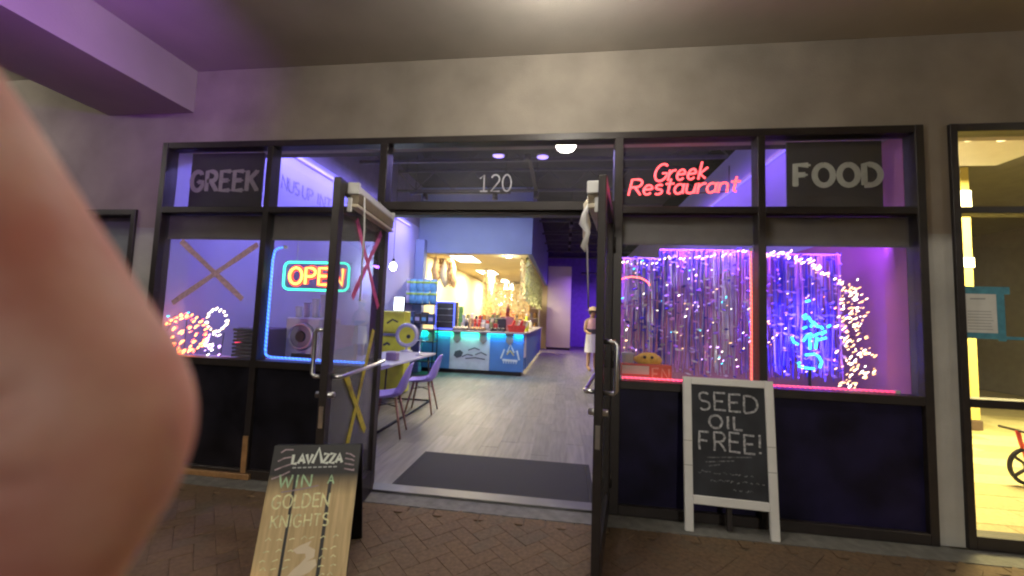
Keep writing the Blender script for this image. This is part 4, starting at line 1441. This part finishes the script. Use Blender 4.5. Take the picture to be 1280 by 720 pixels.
MB().poly([(-1.13, .42), (-1.10, .52), (-.98, .56), (-.90, .50), (-.94, .40), (-1.05, .36)], 6.42, .006).build('mural_fish', dkm, cw)
for s_ in ([(-.92, .40), (-.80, .46), (-.66, .44)], [(-.78, .56), (-.62, .62), (-.5, .58)], [(-.60, .46), (-.46, .52), (-.32, .46)], [(-.84, .36), (-.6, .39), (-.36, .36)]):
    MB().ribbon(s_, .025, 6.42, .006).build('mural_stroke', dkm, cw)
pale = mat('pale_emblem', (.55, .62, .62), .6)
MB().ribbon([(.02, .40), (.10, .62), (.17, .55), (.24, .74), (.33, .55), (.40, .60), (.46, .38)], .035, 6.422, .006).build('emblem_peak', pale, cw)
MB().ribbon([(.06, .37), (.42, .36)], .05, 6.421, .006).build('emblem_base', pale, cw)
MB().ribbon([(.16, .50), (.24, .60), (.33, .48)], .03, 6.421, .006).build('emblem_sun', mat('gold_emblem', (.6, .5, .15), .6), cw)
tag(lettering('emblem_lettering', text_strokes('IIIIII', .08, .29, .05, fit=.32), .02, 6.421, pale, cw, .004), kind='stuff')


# goods on the counter
def box_item(name, label, cat, loc, size, m, lid=None, rz=0, group=None):
    t = thing(name, label, cat, loc, rz, group)
    sx, sy, sz = size
    MB().cbox(-sx / 2, sx / 2, -sy / 2, sy / 2, 0, sz, .01).build('body', m, t)
    if lid:
        MB().cbox(-sx / 2 - .006, sx / 2 + .006, -sy / 2 - .006, sy / 2 + .006, sz + .001, sz + .02, .005).build('lid', lid, t)
    return t


redm = mat('red_goods', (.62, .06, .04), .5, 0, .2, 20)
tan = mat('tan_bread', (.58, .38, .18), .8, 0, .25, 30, .3)
darkg = mat('dark_goods', (.06, .055, .06), .5)
crm = mat('cream_goods', (.74, .64, .46), .7, 0, .15, 20)


def tray(label, loc, cols, rows, m, lift=.0):
    t = thing('pastry_tray', label, 'tray', loc, 0, 'pastry trays on the counter')
    w, d = .36, .26
    MB().cbox(-w / 2, w / 2, -d / 2, d / 2, 0, .025, .006).build('tray', darkg, t)
    for i in range(cols):
        for j in range(rows):
            x, y = -w / 2 + w * (i + .5) / cols, -d / 2 + d * (j + .5) / rows
            MB().lathe([(.03, 0), (.042, .02), (.036, .045), (.012, .06)], (x, y, .026), 10).build('pastry', m, t)
    return t


tray('tray of pale pastries at the left end of the counter', (-1.02, 6.55, 1.031), 4, 3, crm)
tray('tray of golden pastries on the middle of the counter', (-.60, 6.58, 1.031), 4, 3, tan)
tray('tray of dark pastries right of the middle on the counter', (-.10, 6.60, 1.031), 4, 3, darkg)
box_item('till', 'dark till with sloped screen on the counter', 'till', (-.15, 6.88, 1.031), (.42, .2, .30), darkg, M['steel'])
box_item('glass_case', 'low pale display case behind the pastry trays', 'case', (-.85, 6.88, 1.031), (.5, .2, .26), crm, M['white'])
rbk = thing('red_basket', 'red basket of snack packs at the right end of the counter', 'basket', (.36, 6.60, 1.031))
MB().ring_loft([[(-.17, -.11, 0), (.17, -.11, 0), (.17, .11, 0), (-.17, .11, 0)], [(-.22, -.14, .16), (.22, -.14, .16), (.22, .14, .16), (-.22, .14, .16)]], smooth=False).build('tub', redm, rbk)
for k in range(6):
    o = MB().cbox(-.025, .025, -.08, .08, .12, .30, .01).build('snack_pack', [redm, tan, crm][k % 3], rbk)
    o.location = (-.16 + k * .064, 0, 0)
    o.rotation_euler = (0, .35, .2)
rfl = thing('red_flower', 'red flower arrangement with dark bottle behind the counter goods', 'flowers', (.08, 6.90, 1.031))
MB().cbox(-.16, .16, -.09, .09, 0, .36, .01).build('stand_box', mat('rose_box', (.5, .22, .22), .6), rfl)
pet = MB()
for k in range(26):
    t = random.uniform(0, 6.28)
    r_ = random.uniform(.03, .2)
    z = .40 + random.uniform(0, .09) - r_ * .2
    a = Vector((r_ * math.cos(t), r_ * .5 * math.sin(t), z))
    b = a + Vector((.09 * math.cos(t), .05 * math.sin(t), random.uniform(-.02, .05)))
    s_ = Vector((-math.sin(t), math.cos(t), .3)) * .03
    nn = len(pet.v)
    pet.v += [tuple(a), tuple((a + b) / 2 + s_), tuple(b), tuple((a + b) / 2 - s_)]
    pet.face([nn, nn + 1, nn + 2, nn + 3])
tag(pet.build('petal', redm, rfl), kind='stuff')
MB().lathe([(.045, .36), (.05, .55), (.02, .62), (.018, .70)], sides=12).build('bottle', mat('wine_bottle', (.22, .05, .04), .3), rfl)
box_item('blue_box', 'small blue box among the goods behind the counter', 'box', (-.55, 6.92, 1.031), (.14, .12, .36), mat('blue_goods', (.08, .2, .5), .5), M['white'])
box_item('pink_box', 'rose pink crate beside the small blue box', 'crate', (-.30, 7.0, 1.331 - .3), (.10, .08, .42), mat('pink_goods', (.6, .25, .22), .5), redm)
yv = thing('yellow_bottle', 'yellow bottle standing at the far right end of the counter', 'bottle', (.52, 7.35, 1.031))
MB().lathe([(.06, 0), (.065, .03), (.065, .26), (.03, .34), (.028, .40)], sides=14).build('body', yel, yv)
MB().lathe([(.032, .40), (.032, .44), (.01, .445)], sides=12).build('cap', M['white'], yv)
for k in range(4):
    j = thing('cream_jar', ['cream jar second right of the till', 'cream jar on the side counter nearest the yellow bottle', 'cream jar midway along the side counter', 'cream jar far along the side counter'][k], 'jar', ((.28, 6.92, 1.031), (.40, 7.9, 1.031), (.40, 8.8, 1.031), (.40, 9.8, 1.031))[k], 0, 'cream jars')
    MB().lathe([(.07, 0), (.075, .02), (.075, .2), (.05, .24)], sides=14).build('body', crm, j)
    MB().lathe([(.055, .24), (.055, .27), (.01, .28)], sides=14).build('lid', M['steel'], j)

# tiered stand of packets along the middle of the counter
ts = thing('packet_stand', 'tiered stand crowded with cream, orange and red packets on the counter', 'stand', (-.52, 6.78, 1.031))
pk_m = [crm, tan, redm, M['white'], mat('orange_goods', (.75, .34, .06), .5), mat('olive_goods', (.30, .32, .12), .6), darkg]
for tier in range(3):
    MB().box(-.55, .40, -.12 + tier * .07, -.06 + tier * .07, 0, .07 + tier * .10).build('tier', ctop, ts)
    for k in range(9):
        w_, h_ = random.uniform(.03, .045), random.uniform(.08, .15)
        o = MB().cbox(-w_, w_, -.02, .02, 0, h_, .008).build('packet', random.choice(pk_m), ts)
        o.location = (-.50 + k * .105, -.09 + tier * .07, .071 + tier * .10)
        o.rotation_euler = (random.uniform(-.1, .2), random.uniform(-.12, .12), random.uniform(-.3, .3))

# snack rack with blue bags, blue lit case
rk = thing('snack_rack', 'dark wire rack stacked with blue snack bags left of the counter', 'rack', (-1.86, 5.9, 0))
for sx in (-.42, .42):
    for sy in (-.15, .15):
        MB().tube([(sx, sy, 0), (sx, sy, 1.62)], .014, 6).build('upright', legm, rk)
for z in (.3, .75, 1.15, 1.60):
    MB().box(-.44, .44, -.17, .17, z, z + .02).build('shelf', legm, rk)
pbag = mat('blue_snack_bag', (.16, .42, .66), .35, 0, .15, 14, .2, 20)
lbag = mat('lilac_snack_bag', (.45, .42, .62), .4, 0, .15, 14, .2, 20)
gbag = mat('green_band', (.45, .70, .10), .5)


def bag_mesh(m):
    rings = []
    for f, w, d in ((0, .075, .006), (.06, .08, .03), (.3, .085, .05), (.6, .085, .05), (.9, .08, .03), (1, .078, .005)):
        rings.append([(w * math.cos(t * math.pi / 6), d * math.sin(t * math.pi / 6), f * .30) for t in range(12)])
    return MB().ring_loft(rings).mesh('bag', m)


bagA, bagB = bag_mesh(pbag), bag_mesh(lbag)
bandm = MB().ring_loft([[(.087 * math.cos(t * math.pi / 6), .053 * math.sin(t * math.pi / 6), z) for t in range(12)] for z in (.20, .25)]).mesh('print_band', gbag)
ordn = ['first', 'second', 'third', 'fourth', 'fifth', 'sixth']
for r_ in range(2):
    for k in range(5):
        b = thing('snack_bag', f"{'lilac' if k == 0 else 'blue'} snack bag, {ordn[k]} from left in the {'upper' if r_ else 'lower'} row on the rack", 'snack bag', (-2.18 + k * .165, 5.86, 1.621 + r_ * .27), random.uniform(-.2, .2), 'snack bags on the wire rack')
        link('pack', bagB if k == 0 else bagA, b)
        link('print_band', bandm, b)
for k in range(5):
    b = box_item('dark_pack', f'dark goods pack, {ordn[k]} from left on the rack under the blue bags', 'pack', (-2.17 + k * .16, 5.86, 1.171), (.14, .16, .22 + .04 * (k % 2)), [darkg, mat('navy_pack', (.05, .08, .2), .5), darkg][k % 3], None, 0, 'dark packs on the rack')
    MB().box(-.05, .05, -.084, -.0805, .06, .14).build('label_patch', [lbag, pbag][k % 2], b)
lc = thing('lit_case', 'small drinks case outlined with blue light on the counter end', 'case', (-1.41, 6.62, 1.031))
MB().cbox(-.25, .25, -.14, .18, 0, .68, .01).build('cabinet', darkg, lc)
for x0, x1, z0, z1 in ((-.25, -.215, .0, .68), (.215, .25, .0, .68), (-.215, .215, .0, .03), (-.215, .215, .65, .68)):
    MB().box(x0, x1, -.152, -.1415, z0, z1).build('light_edge', glow('blue_edge', (.10, .14, 1.0), 1.6, False), lc)
for z in (.18, .34, .5):
    MB().box(-.21, .21, -.149, -.1415, z, z + .012).build('shelf_edge', M['steel'], lc)
gp = thing('green_pack', 'tall green and white pack beside the blue lit case', 'pack', (-1.08, 6.75, 1.031))
MB().cbox(-.05, .05, -.05, .05, 0, .58, .01).build('body', mat('green_goods', (.22, .5, .12), .5), gp)
MB().cbox(-.051, .12, -.03, .049, 0, .38, .01).build('white_half', M['white'], gp)

# hanging goods in the kitchen
hang = mat('hung_tan', (.66, .44, .20), .8, 0, .3, 12, .3, 30)
hangc = mat('hung_cream', (.76, .66, .42), .8, 0, .2, 12, .3, 30)
vine = mat('pale_vine', (.60, .64, .30), .8, 0, .3, 12)


def strands(label, x0, x1, y0, y1, zt, zb, n, m, name='hanging_garland', wid=.02):
    t = thing(name, label, 'garland', group='garlands hanging in the kitchen')
    MB().tube([(x0, y0, zt), (x1, y1, zt)], .008, 6).build('rail', legm, t)
    mb = MB()
    for k in range(n):
        f = random.random()
        x, y = x0 + (x1 - x0) * f, y0 + (y1 - y0) * f
        zz = zt
        end = zb + random.uniform(0, .35) * (zt - zb)
        while zz > end:
            h = random.uniform(.04, .09)
            a = random.uniform(0, 6.28)
            w = wid * random.uniform(.6, 1.5)
            ox, oy = random.uniform(-.02, .02), random.uniform(-.02, .02)
            nn = len(mb.v)
            dx, dy = math.cos(a) * w, math.sin(a) * w
            mb.v += [(x + ox, y + oy, zz), (x + ox + dx, y + oy + dy, zz - h * .5), (x + ox, y + oy, zz - h), (x + ox - dx, y + oy - dy, zz - h * .5)]
            mb.face([nn, nn + 1, nn + 2, nn + 3])
            zz -= h * .8
    tag(mb.build('leaf', m, t), kind='stuff')
    return t


strands('tan dried garland hanging at the left of the kitchen', -1.95, -1.45, 7.0, 7.0, 2.85, 2.15, 40, hang, wid=.035)
strands('cream garland along the far left of the kitchen ceiling', -1.1, -1.1, 9.5, 13.0, 2.9, 1.9, 60, hangc, wid=.03)
strands('tan garland across the back of the kitchen', -1.6, .2, 12.0, 12.0, 2.4, 1.3, 120, hang, wid=.04)
strands('cream garland across the middle of the kitchen', -.9, .3, 10.0, 10.0, 2.5, 1.5, 70, hangc, wid=.03)
strands('pale green vine garland along the right side of the kitchen opening', .54, .54, 6.7, 13.5, 2.88, 1.75, 240, vine, wid=.03)
strands('cream beaded garland just inside the pale green vine', .38, .38, 6.9, 13.0, 2.88, 1.9, 140, hangc, wid=.025)
for k in range(3):
    h = thing('hung_cloth', ['tan cloth bundle hanging at the upper left of the kitchen', 'pale tan cloth bundle hanging second in the kitchen', 'tan cloth bundle hanging lowest above the snack bags'][k], 'cloth', (-1.85 + .2 * k, 6.9 + .1 * k, 2.10 + .08 * (k == 0)), 0, 'cloth bundles hanging in the kitchen')
    MB().tube([(0, 0, .7), (.01, 0, .55), (-.02, 0, .35), (.03, 0, .15), (.05, 0, 0)], [.02, .07, .10, .09, .03], 10).build('bundle', hang if k != 1 else hangc, h)
    MB().tube([(0, 0, .7), (0, 0, .82)], .004, 5).build('string', legm, h)
kb = thing('kitchen_shelf', 'steel shelf unit loaded with cream tubs at the back of the kitchen', 'shelf', (-.6, 14.9, 0))
for z in (.9, 1.35, 1.8):
    MB().box(-1.1, 1.0, -.2, .2, z, z + .03).build('shelf_board', M['steel'], kb)
for x in (-1.08, .98):
    MB().box(x - .02, x + .02, -.2, .2, 0, 2.1).build('upright', M['steel'], kb)
for k in range(9):
    for z in (.931, 1.381):
        MB().lathe([(.08, 0), (.09, .22), (.06, .25)], (-.95 + k * .22, 0, z), 10).build('tub', [hangc, M['white'], tan][k % 3], kb)
hd = thing('range_hood', 'steel range hood over the kitchen back counter', 'hood', (-1.0, 14.4, 0))
MB().ring_loft([[(-.8, -.5, 1.9), (.9, -.5, 1.9), (.9, .4, 1.9), (-.8, .4, 1.9)], [(-.5, -.1, 2.5), (.6, -.1, 2.5), (.6, .4, 2.5), (-.5, .4, 2.5)]], smooth=False).build('canopy', M['steel'], hd)
MB().box(-.2, .3, 0, .35, 2.501, 2.92).build('duct', M['steel'], hd)

# white partition and purple back room
wp = thing('white_partition', 'plain white partition wall at the end of the aisle', 'wall', (0, 15.3, 0))
MB().box(.72, 1.78, 0, .1, .10, 3.80).build('panel', mat('warm_white', (.66, .62, .56), .8, 0, .04, 2), wp)
MB().box(.72, 1.78, -.012, .11, 0, .10).build('baseboard', FR, wp)
pwl = lamp('back_room_lamp', 'AREA', (2.9, 15.0, 3.4), (.30, .10, 1.0), 120, 1.2, None)
bkl = thing('violet_strip', 'violet light strip over the purple back room', 'light strip', (0, 0, 0))
MB().box(2.2, 3.6, 14.6, 15.4, 3.42, 3.46).build('channel', FR, bkl)
MB().tube([(2.4, 15.0, 3.46), (2.4, 15.0, 4.6)], .01, 6).build('stem', FR, bkl)
MB().tube([(3.4, 15.0, 3.46), (3.4, 15.0, 4.6)], .01, 6).build('stem', FR, bkl)
pwl.parent = bkl
al = thing('track_light', 'white track light over the aisle beside the bulkhead', 'light', (1.6, 8.5, 3.75))
MB().box(-.03, .03, -2.2, 2.2, 0, .03).build('track', FR, al)
MB().tube([(0, -1.5, .03), (0, -1.5, .85)], .008, 6).build('stem', FR, al)
MB().tube([(0, 1.5, .03), (0, 1.5, .85)], .008, 6).build('stem', FR, al)
for y in (-1.8, -.6, .6, 1.8):
    MB().lathe([(.05, 0), (.055, -.12), (.05, -.121)], (0, y, 0), 14).build('head', FR, al)
    lamp('track_lamp', 'SPOT', (0, y, -.13), (1, .93, .80), 120, .05, al, spot=1.9, blend=.8, aim=(-.1, y, -3))
al2 = thing('track_light', 'white track light over the entrance floor', 'light', (.9, 3.4, 3.75))
MB().box(-.03, .03, -1.2, 1.2, 0, .03).build('track', FR, al2)
MB().tube([(0, -1.0, .03), (0, -1.0, .85)], .008, 6).build('stem', FR, al2)
MB().tube([(0, 1.0, .03), (0, 1.0, .85)], .008, 6).build('stem', FR, al2)
for y in (-.9, .9):
    MB().lathe([(.05, 0), (.055, -.12), (.05, -.121)], (0, y, 0), 14).build('head', FR, al2)
    lamp('track_lamp', 'SPOT', (0, y, -.13), (1, .93, .80), 210, .05, al2, spot=1.9, blend=.8, aim=(0, y, -3))

al3 = thing('track_light', 'added white track light that brightens the blue bulkhead and counter', 'light', (-.6, 4.4, 3.75))  # unseen, added to put more light on bulkhead and counter
MB().box(-1.0, 1.0, -.03, .03, 0, .03).build('track', FR, al3)
MB().tube([(-.9, 0, .03), (-.9, 0, .85)], .008, 6).build('stem', FR, al3)
MB().tube([(.9, 0, .03), (.9, 0, .85)], .008, 6).build('stem', FR, al3)
for x in (-.7, .7):
    MB().lathe([(.05, 0), (.055, -.12), (.05, -.121)], (x, 0, 0), 14).build('head', FR, al3)
    lamp('track_lamp', 'SPOT', (x, 0.02, -.13), (.95, .97, 1.0), 110, .05, al3, spot=1.9, blend=1.0, aim=(x, 2.0, -1.3))

# ------------------------------------------------------------------ right neighbour's room
nf = struct(MB().box(4.1, 12, .0, 9, -.2, -.006).build('neighbour_floor', mat('tile_grout', (.30, .26, .14), .6)))
tmesh = MB().cbox(-.297, .297, -.147, .147, -.006, 0, .002).mesh('floor_tile', per_object('yellow_tile', [(.66, .60, .32), (.38, .33, .15), (.64, .58, .30), (.44, .39, .18)], .35, bump=.05))
for i in range(14):
    for j in range(16):
        x, y = 4.4 + i * .6 + (.3 if j % 2 else 0), .28 + j * .3
        if x < 11:
            o = link('floor_tile', tmesh, nf)
            o.location = (x, y, random.uniform(-.0005, .0003))
struct(MB().box(4.1, 12, 9, 9.2, 0, 4).build('neighbour_wall', mat('neighbour_paint', (.16, .155, .13), .8)))
struct(MB().box(12, 12.2, .3, 9.2, 0, 4).build('neighbour_wall', bpy.data.materials['neighbour_paint']))
struct(MB().box(4.1, 12, .31, 9, 3.9, 4).build('neighbour_ceiling', mat('neighbour_ceiling_paint', (.14, .135, .11), .9)))
yp = thing('yellow_pillar', 'lit yellow pillar inside the right neighbouring shop', 'pillar', (7.37, 3.75, 0))
ypm = mat('yellow_pillar_paint', (.78, .66, .22), .6, 0, .05, 3)
MB().cbox(-.11, .11, -.085, .085, .14, 3.9, .01).build('shaft', ypm, yp)
MB().cbox(-.13, .13, -.10, .10, 0, .14, .01).build('plinth', mat('pillar_base', (.12, .08, .06), .6), yp)
for z0, z1 in ((4.0 - .62, 4.0 - .22), (2.62, 2.76)):
    MB().box(-.115, .115, -.097, -.0855, z0 - .25, z1 - .25).build('light_band', glow('warm_band', (1, .93, .62), 5, False), yp)
lamp('neighbour_lamp', 'AREA', (6.6, 2.4, 3.7), (1.0, .82, .36), 620, 1.5, None)
nl_ = thing('ceiling_panel', 'warm ceiling light panel inside the right neighbouring shop', 'light')
MB().box(5.85, 7.35, 1.65, 3.15, 3.72, 3.76).build('panel', M['white'], nl_)
MB().tube([(6.6, 2.4, 3.76), (6.6, 2.4, 3.9)], .02, 8).build('stem', FR, nl_)
bpy.data.objects['neighbour_lamp'].parent = nl_
for k, (x, y) in enumerate(((5.39, 1.29), (5.68, 1.30))):
    s2 = thing('spot_lamp', ['small warm oval lamp left of the pair inside the right shop', 'small warm oval lamp right of the pair inside the right shop'][k], 'lamp', (x, y, 3.3))
    MB().lathe([(.002, -.03), (.05, -.02), (.06, 0), (.03, .03)], sides=14).build('lens', glow('oval_glow', (1, .85, .45), 2.5, False), s2)
    MB().tube([(0, 0, .03), (0, 0, .6)], .008, 6).build('stem', FR, s2)


def wheel(parent, c, r):
    parent = MB().lathe([(.03, -.03), (.03, .03)], c, 12, axis='y').build('wheel_hub', M['steel'], parent)
    MB().tube([(c[0] + r * math.cos(t * .2618), c[1], c[2] + r * math.sin(t * .2618)) for t in range(24)], .018, 8, closed=True).build('tyre', M['rubber'], parent)
    for k in range(5):
        t = k * 1.2566
        MB().tube([(c[0], c[1], c[2]), (c[0] + r * math.cos(t), c[1], c[2] + r * math.sin(t))], .014, 6).build('spoke', FR, parent)


bk_ = thing('push_bike', 'small bike with dark wheel and red frame inside the right shop', 'bike', (5.78, 1.35, 0))
wheel(bk_, (0, 0, .175), .16)
wheel(bk_, (.55, .1, .175), .16)
MB().tube([(0, 0, .175), (-.06, 0, .40), (-.08, 0, .50)], .016, 8).build('fork', redm, bk_)
MB().tube([(-.06, 0, .38), (.25, .05, .22), (.55, .1, .175)], .016, 8).build('frame', redm, bk_)
MB().tube([(-.08, -.16, .50), (-.08, .16, .50)], .012, 8).build('handlebar', FR, bk_)
MB().cbox(.16, .38, .0, .10, .40, .44, .015).build('saddle', FR, bk_)
MB().tube([(.26, .05, .22), (.28, .05, .40)], .012, 8).build('seat_post', M['steel'], bk_)


# ------------------------------------------------------------------ person inside, partly behind the right door leaf
skin = mat('skin_tone', (.55, .33, .24), .5, 0, .1, 8)
pe = thing('person', 'person in tan hat, pink top and white apron standing behind the open right door', 'person', (2.27, 8.3, 0), math.radians(20))


def skinned(name, verts, edges, radii, m, parent, root=0, lev=2):
    me = bpy.data.meshes.new(name)
    me.from_pydata(verts, edges, [])
    o = link(name, me, parent)
    md = o.modifiers.new('skin', 'SKIN')
    for i, r_ in enumerate(radii):
        me.skin_vertices[0].data[i].radius = r_ if isinstance(r_, tuple) else (r_, r_)
    me.skin_vertices[0].data[root].use_root = True
    sb = o.modifiers.new('sub', 'SUBSURF')
    sb.levels = sb.render_levels = lev
    md.use_smooth_shade = True
    me.materials.append(m)
    return o


V = [(0, 0, .92), (0, 0, 1.08), (0, 0, 1.28), (0, 0, 1.40), (0, -.01, 1.46), (0, -.02, 1.56), (0, -.02, 1.64),
     (-.17, 0, 1.36), (-.23, -.03, 1.10), (-.18, -.20, 1.02), (-.14, -.28, 1.03),
     (.17, 0, 1.36), (.23, -.03, 1.10), (.18, -.20, 1.02), (.14, -.28, 1.03),
     (-.09, 0, .86), (-.10, -.01, .48), (-.10, .02, .09), (-.10, -.09, .045), (-.10, -.15, .035),
     (.09, 0, .86), (.10, -.01, .48), (.10, .02, .09), (.10, -.09, .045), (.10, -.15, .035)]
Ed = [(0, 1), (1, 2), (2, 3), (3, 4), (4, 5), (5, 6), (3, 7), (7, 8), (8, 9), (9, 10), (3, 11), (11, 12), (12, 13), (13, 14), (0, 15), (15, 16), (16, 17), (17, 18), (18, 19), (0, 20), (20, 21), (21, 22), (22, 23), (23, 24)]
Rd = [(.15, .11), (.135, .10), (.15, .11), (.10, .08), .055, (.085, .10), (.07, .085), .058, .042, .034, .03, .058, .042, .034, .03, .085, .06, .042, .04, .03, .085, .06, .042, .04, .03]
skinned('body', V, Ed, Rd, mat('tan_clothes', (.52, .33, .16), .8), pe)
MB().ring_loft([[(w * math.cos(t * math.pi / 8), d * math.sin(t * math.pi / 8), z) for t in range(16)] for z, w, d in ((1.02, .165, .13), (1.15, .165, .13), (1.28, .185, .135), (1.40, .15, .11), (1.44, .08, .08))], cap=False).build('top', mat('pink_top', (.75, .45, .40), .8), pe)
MB().ring_loft([[(w * math.cos(t * math.pi / 8), d * math.sin(t * math.pi / 8), z) for t in range(16)] for z, w, d in ((.50, .21, .17), (.75, .19, .16), (.95, .175, .14), (1.03, .168, .133))], cap=False).build('apron', M['white'], pe)
MB().ring_loft([[(.172 * math.cos(t * math.pi / 8), .137 * math.sin(t * math.pi / 8), z) for t in range(16)] for z in (1.00, 1.14)], cap=False).build('dark_sash', darkg, pe)
MB().lathe([(.19, 1.645), (.195, 1.652), (.11, 1.665), (.10, 1.73), (.05, 1.76), (.002, 1.765)], (0, -.02, 0), 20).build('hat', mat('straw', (.62, .45, .24), .9, 0, .2, 60), pe)
MB().lathe([(.085, 1.54), (.098, 1.58), (.098, 1.645)], (0, .012, 0), 16).build('hair', darkg, pe)
fc = MB()
fc.lathe([(.012, -.01), (.012, 0)], (-.03, -.115, 1.575), 8, axis='y')
fc.build('eye', darkg, pe)
fc = MB()
fc.lathe([(.012, -.01), (.012, 0)], (.03, -.115, 1.575), 8, axis='y')
fc.build('eye', darkg, pe)

# ------------------------------------------------------------------ fingertip right in front of the lens
m, nt, b = base_mat('finger_skin')
tc = nt.nodes.new('ShaderNodeTexCoord')
n1 = nt.nodes.new('ShaderNodeTexNoise')
n1.inputs['Scale'].default_value = 75
n1.inputs['Detail'].default_value = 6
nt.links.new(tc.outputs['Object'], n1.inputs['Vector'])
rp_ = nt.nodes.new('ShaderNodeValToRGB')
rp_.color_ramp.elements[0].position = .3
rp_.color_ramp.elements[1].position = .72
rp_.color_ramp.elements[0].color = (.56, .21, .175, 1)
rp_.color_ramp.elements[1].color = (.76, .47, .41, 1)
nt.links.new(n1.outputs['Fac'], rp_.inputs['Fac'])
nt.links.new(rp_.outputs[0], b.inputs['Base Color'])
b.inputs['Roughness'].default_value = .65
b.inputs['Subsurface Weight'].default_value = .25
b.inputs['Subsurface Radius'].default_value = (.004, .0015, .0008)
b.inputs['Subsurface Scale'].default_value = .6
n2 = nt.nodes.new('ShaderNodeTexNoise')
n2.inputs['Scale'].default_value = 900
nt.links.new(tc.outputs['Object'], n2.inputs['Vector'])
bp = nt.nodes.new('ShaderNodeBump')
bp.inputs['Strength'].default_value = .3
bp.inputs['Distance'].default_value = .0006
nt.links.new(n2.outputs['Fac'], bp.inputs['Height'])
nt.links.new(bp.outputs['Normal'], b.inputs['Normal'])
fin_skin = m
CP = [(1.38551, -3.01566, 1.42948), (1.39683, -3.01283, 1.41144), (1.40579, -3.01064, 1.39784), (1.41336, -3.00877, 1.38603), (1.42031, -3.00706, 1.37538), (1.42398, -3.00612, 1.36922), (1.42378, -3.00578, 1.36418), (1.42078, -3.0057, 1.35778), (1.41679, -3.00571, 1.35092), (1.41038, -3.00579, 1.34062), (1.39909, -3.00618, 1.32594), (1.38126, -3.00705, 1.306), (1.35847, -3.00842, 1.28419)]
CR = [.0072, .0090, .0097, .0100, .0102, .0104, .0103, .0100, .0098, .0100, .0112, .016, .022]
base = Vector(CP[5])


def cat(ps, t):
    i = int(t)
    f = t - i
    g_ = lambda k: ps[max(0, min(len(ps) - 1, k))]
    a, b_, c, d = g_(i - 1), g_(i), g_(i + 1), g_(i + 2)
    return .5 * ((2 * b_) + (c - a) * f + (2 * a - 5 * b_ + 4 * c - d) * f * f + (3 * b_ - a - 3 * c + d) * f ** 3)


pv = [Vector(p) - base for p in CP]
path, rad = [], []
NS = 190
for i in range(NS + 1):
    t = (len(CP) - 1) * i / NS
    t = min(t, len(CP) - 1.0001)
    p = cat(pv, t)
    r_ = cat(CR, t)
    if t < 1.2:
        r_ *= math.sqrt(max(.02, 1 - ((1.2 - t) / 1.2) ** 2)) if t < 1.2 else 1
    path.append(p)
    rad.append(r_)
fg = thing('finger', 'large blurred bent finger covering the left edge of the view', 'finger', tuple(base - Vector((.0021, .00027, .00008))))
# skin surface: rings round the bent path; the folds bite only into the inner side of the bend
inner = (-cr * .75 - cf * .66).normalized()
rings, prev = [], None
for i, p in enumerate(path):
    d = (path[min(i + 1, NS)] - path[max(i - 1, 0)]).normalized()
    a = d.orthogonal().normalized() if prev is None else (prev - d * prev.dot(d)).normalized()
    prev = a
    b2 = d.cross(a)
    t = (len(CP) - 1) * i / NS
    ring = []
    for j in range(48):
        th = 2 * math.pi * j / 48
        n_ = a * math.cos(th) + b2 * math.sin(th)
        side = max(0.0, n_.dot(inner)) ** .7
        r_ = rad[i]
        tt = t + .25 * n_.dot(b2)
        for c_, w_, a_ in ((4.5, .20, .0046), (5.3, .12, .0010), (3.7, .10, .0009), (7.0, .18, .0012)):
            r_ -= a_ * side * math.exp(-((tt - c_) / w_) ** 2)
            r_ += .35 * a_ * side * math.exp(-((tt - c_ - 2.2 * w_) / (1.3 * w_)) ** 2)
        ring.append(p + n_ * r_)
    rings.append(ring)
MB().ring_loft(rings).build('skin_surface', fin_skin, fg)
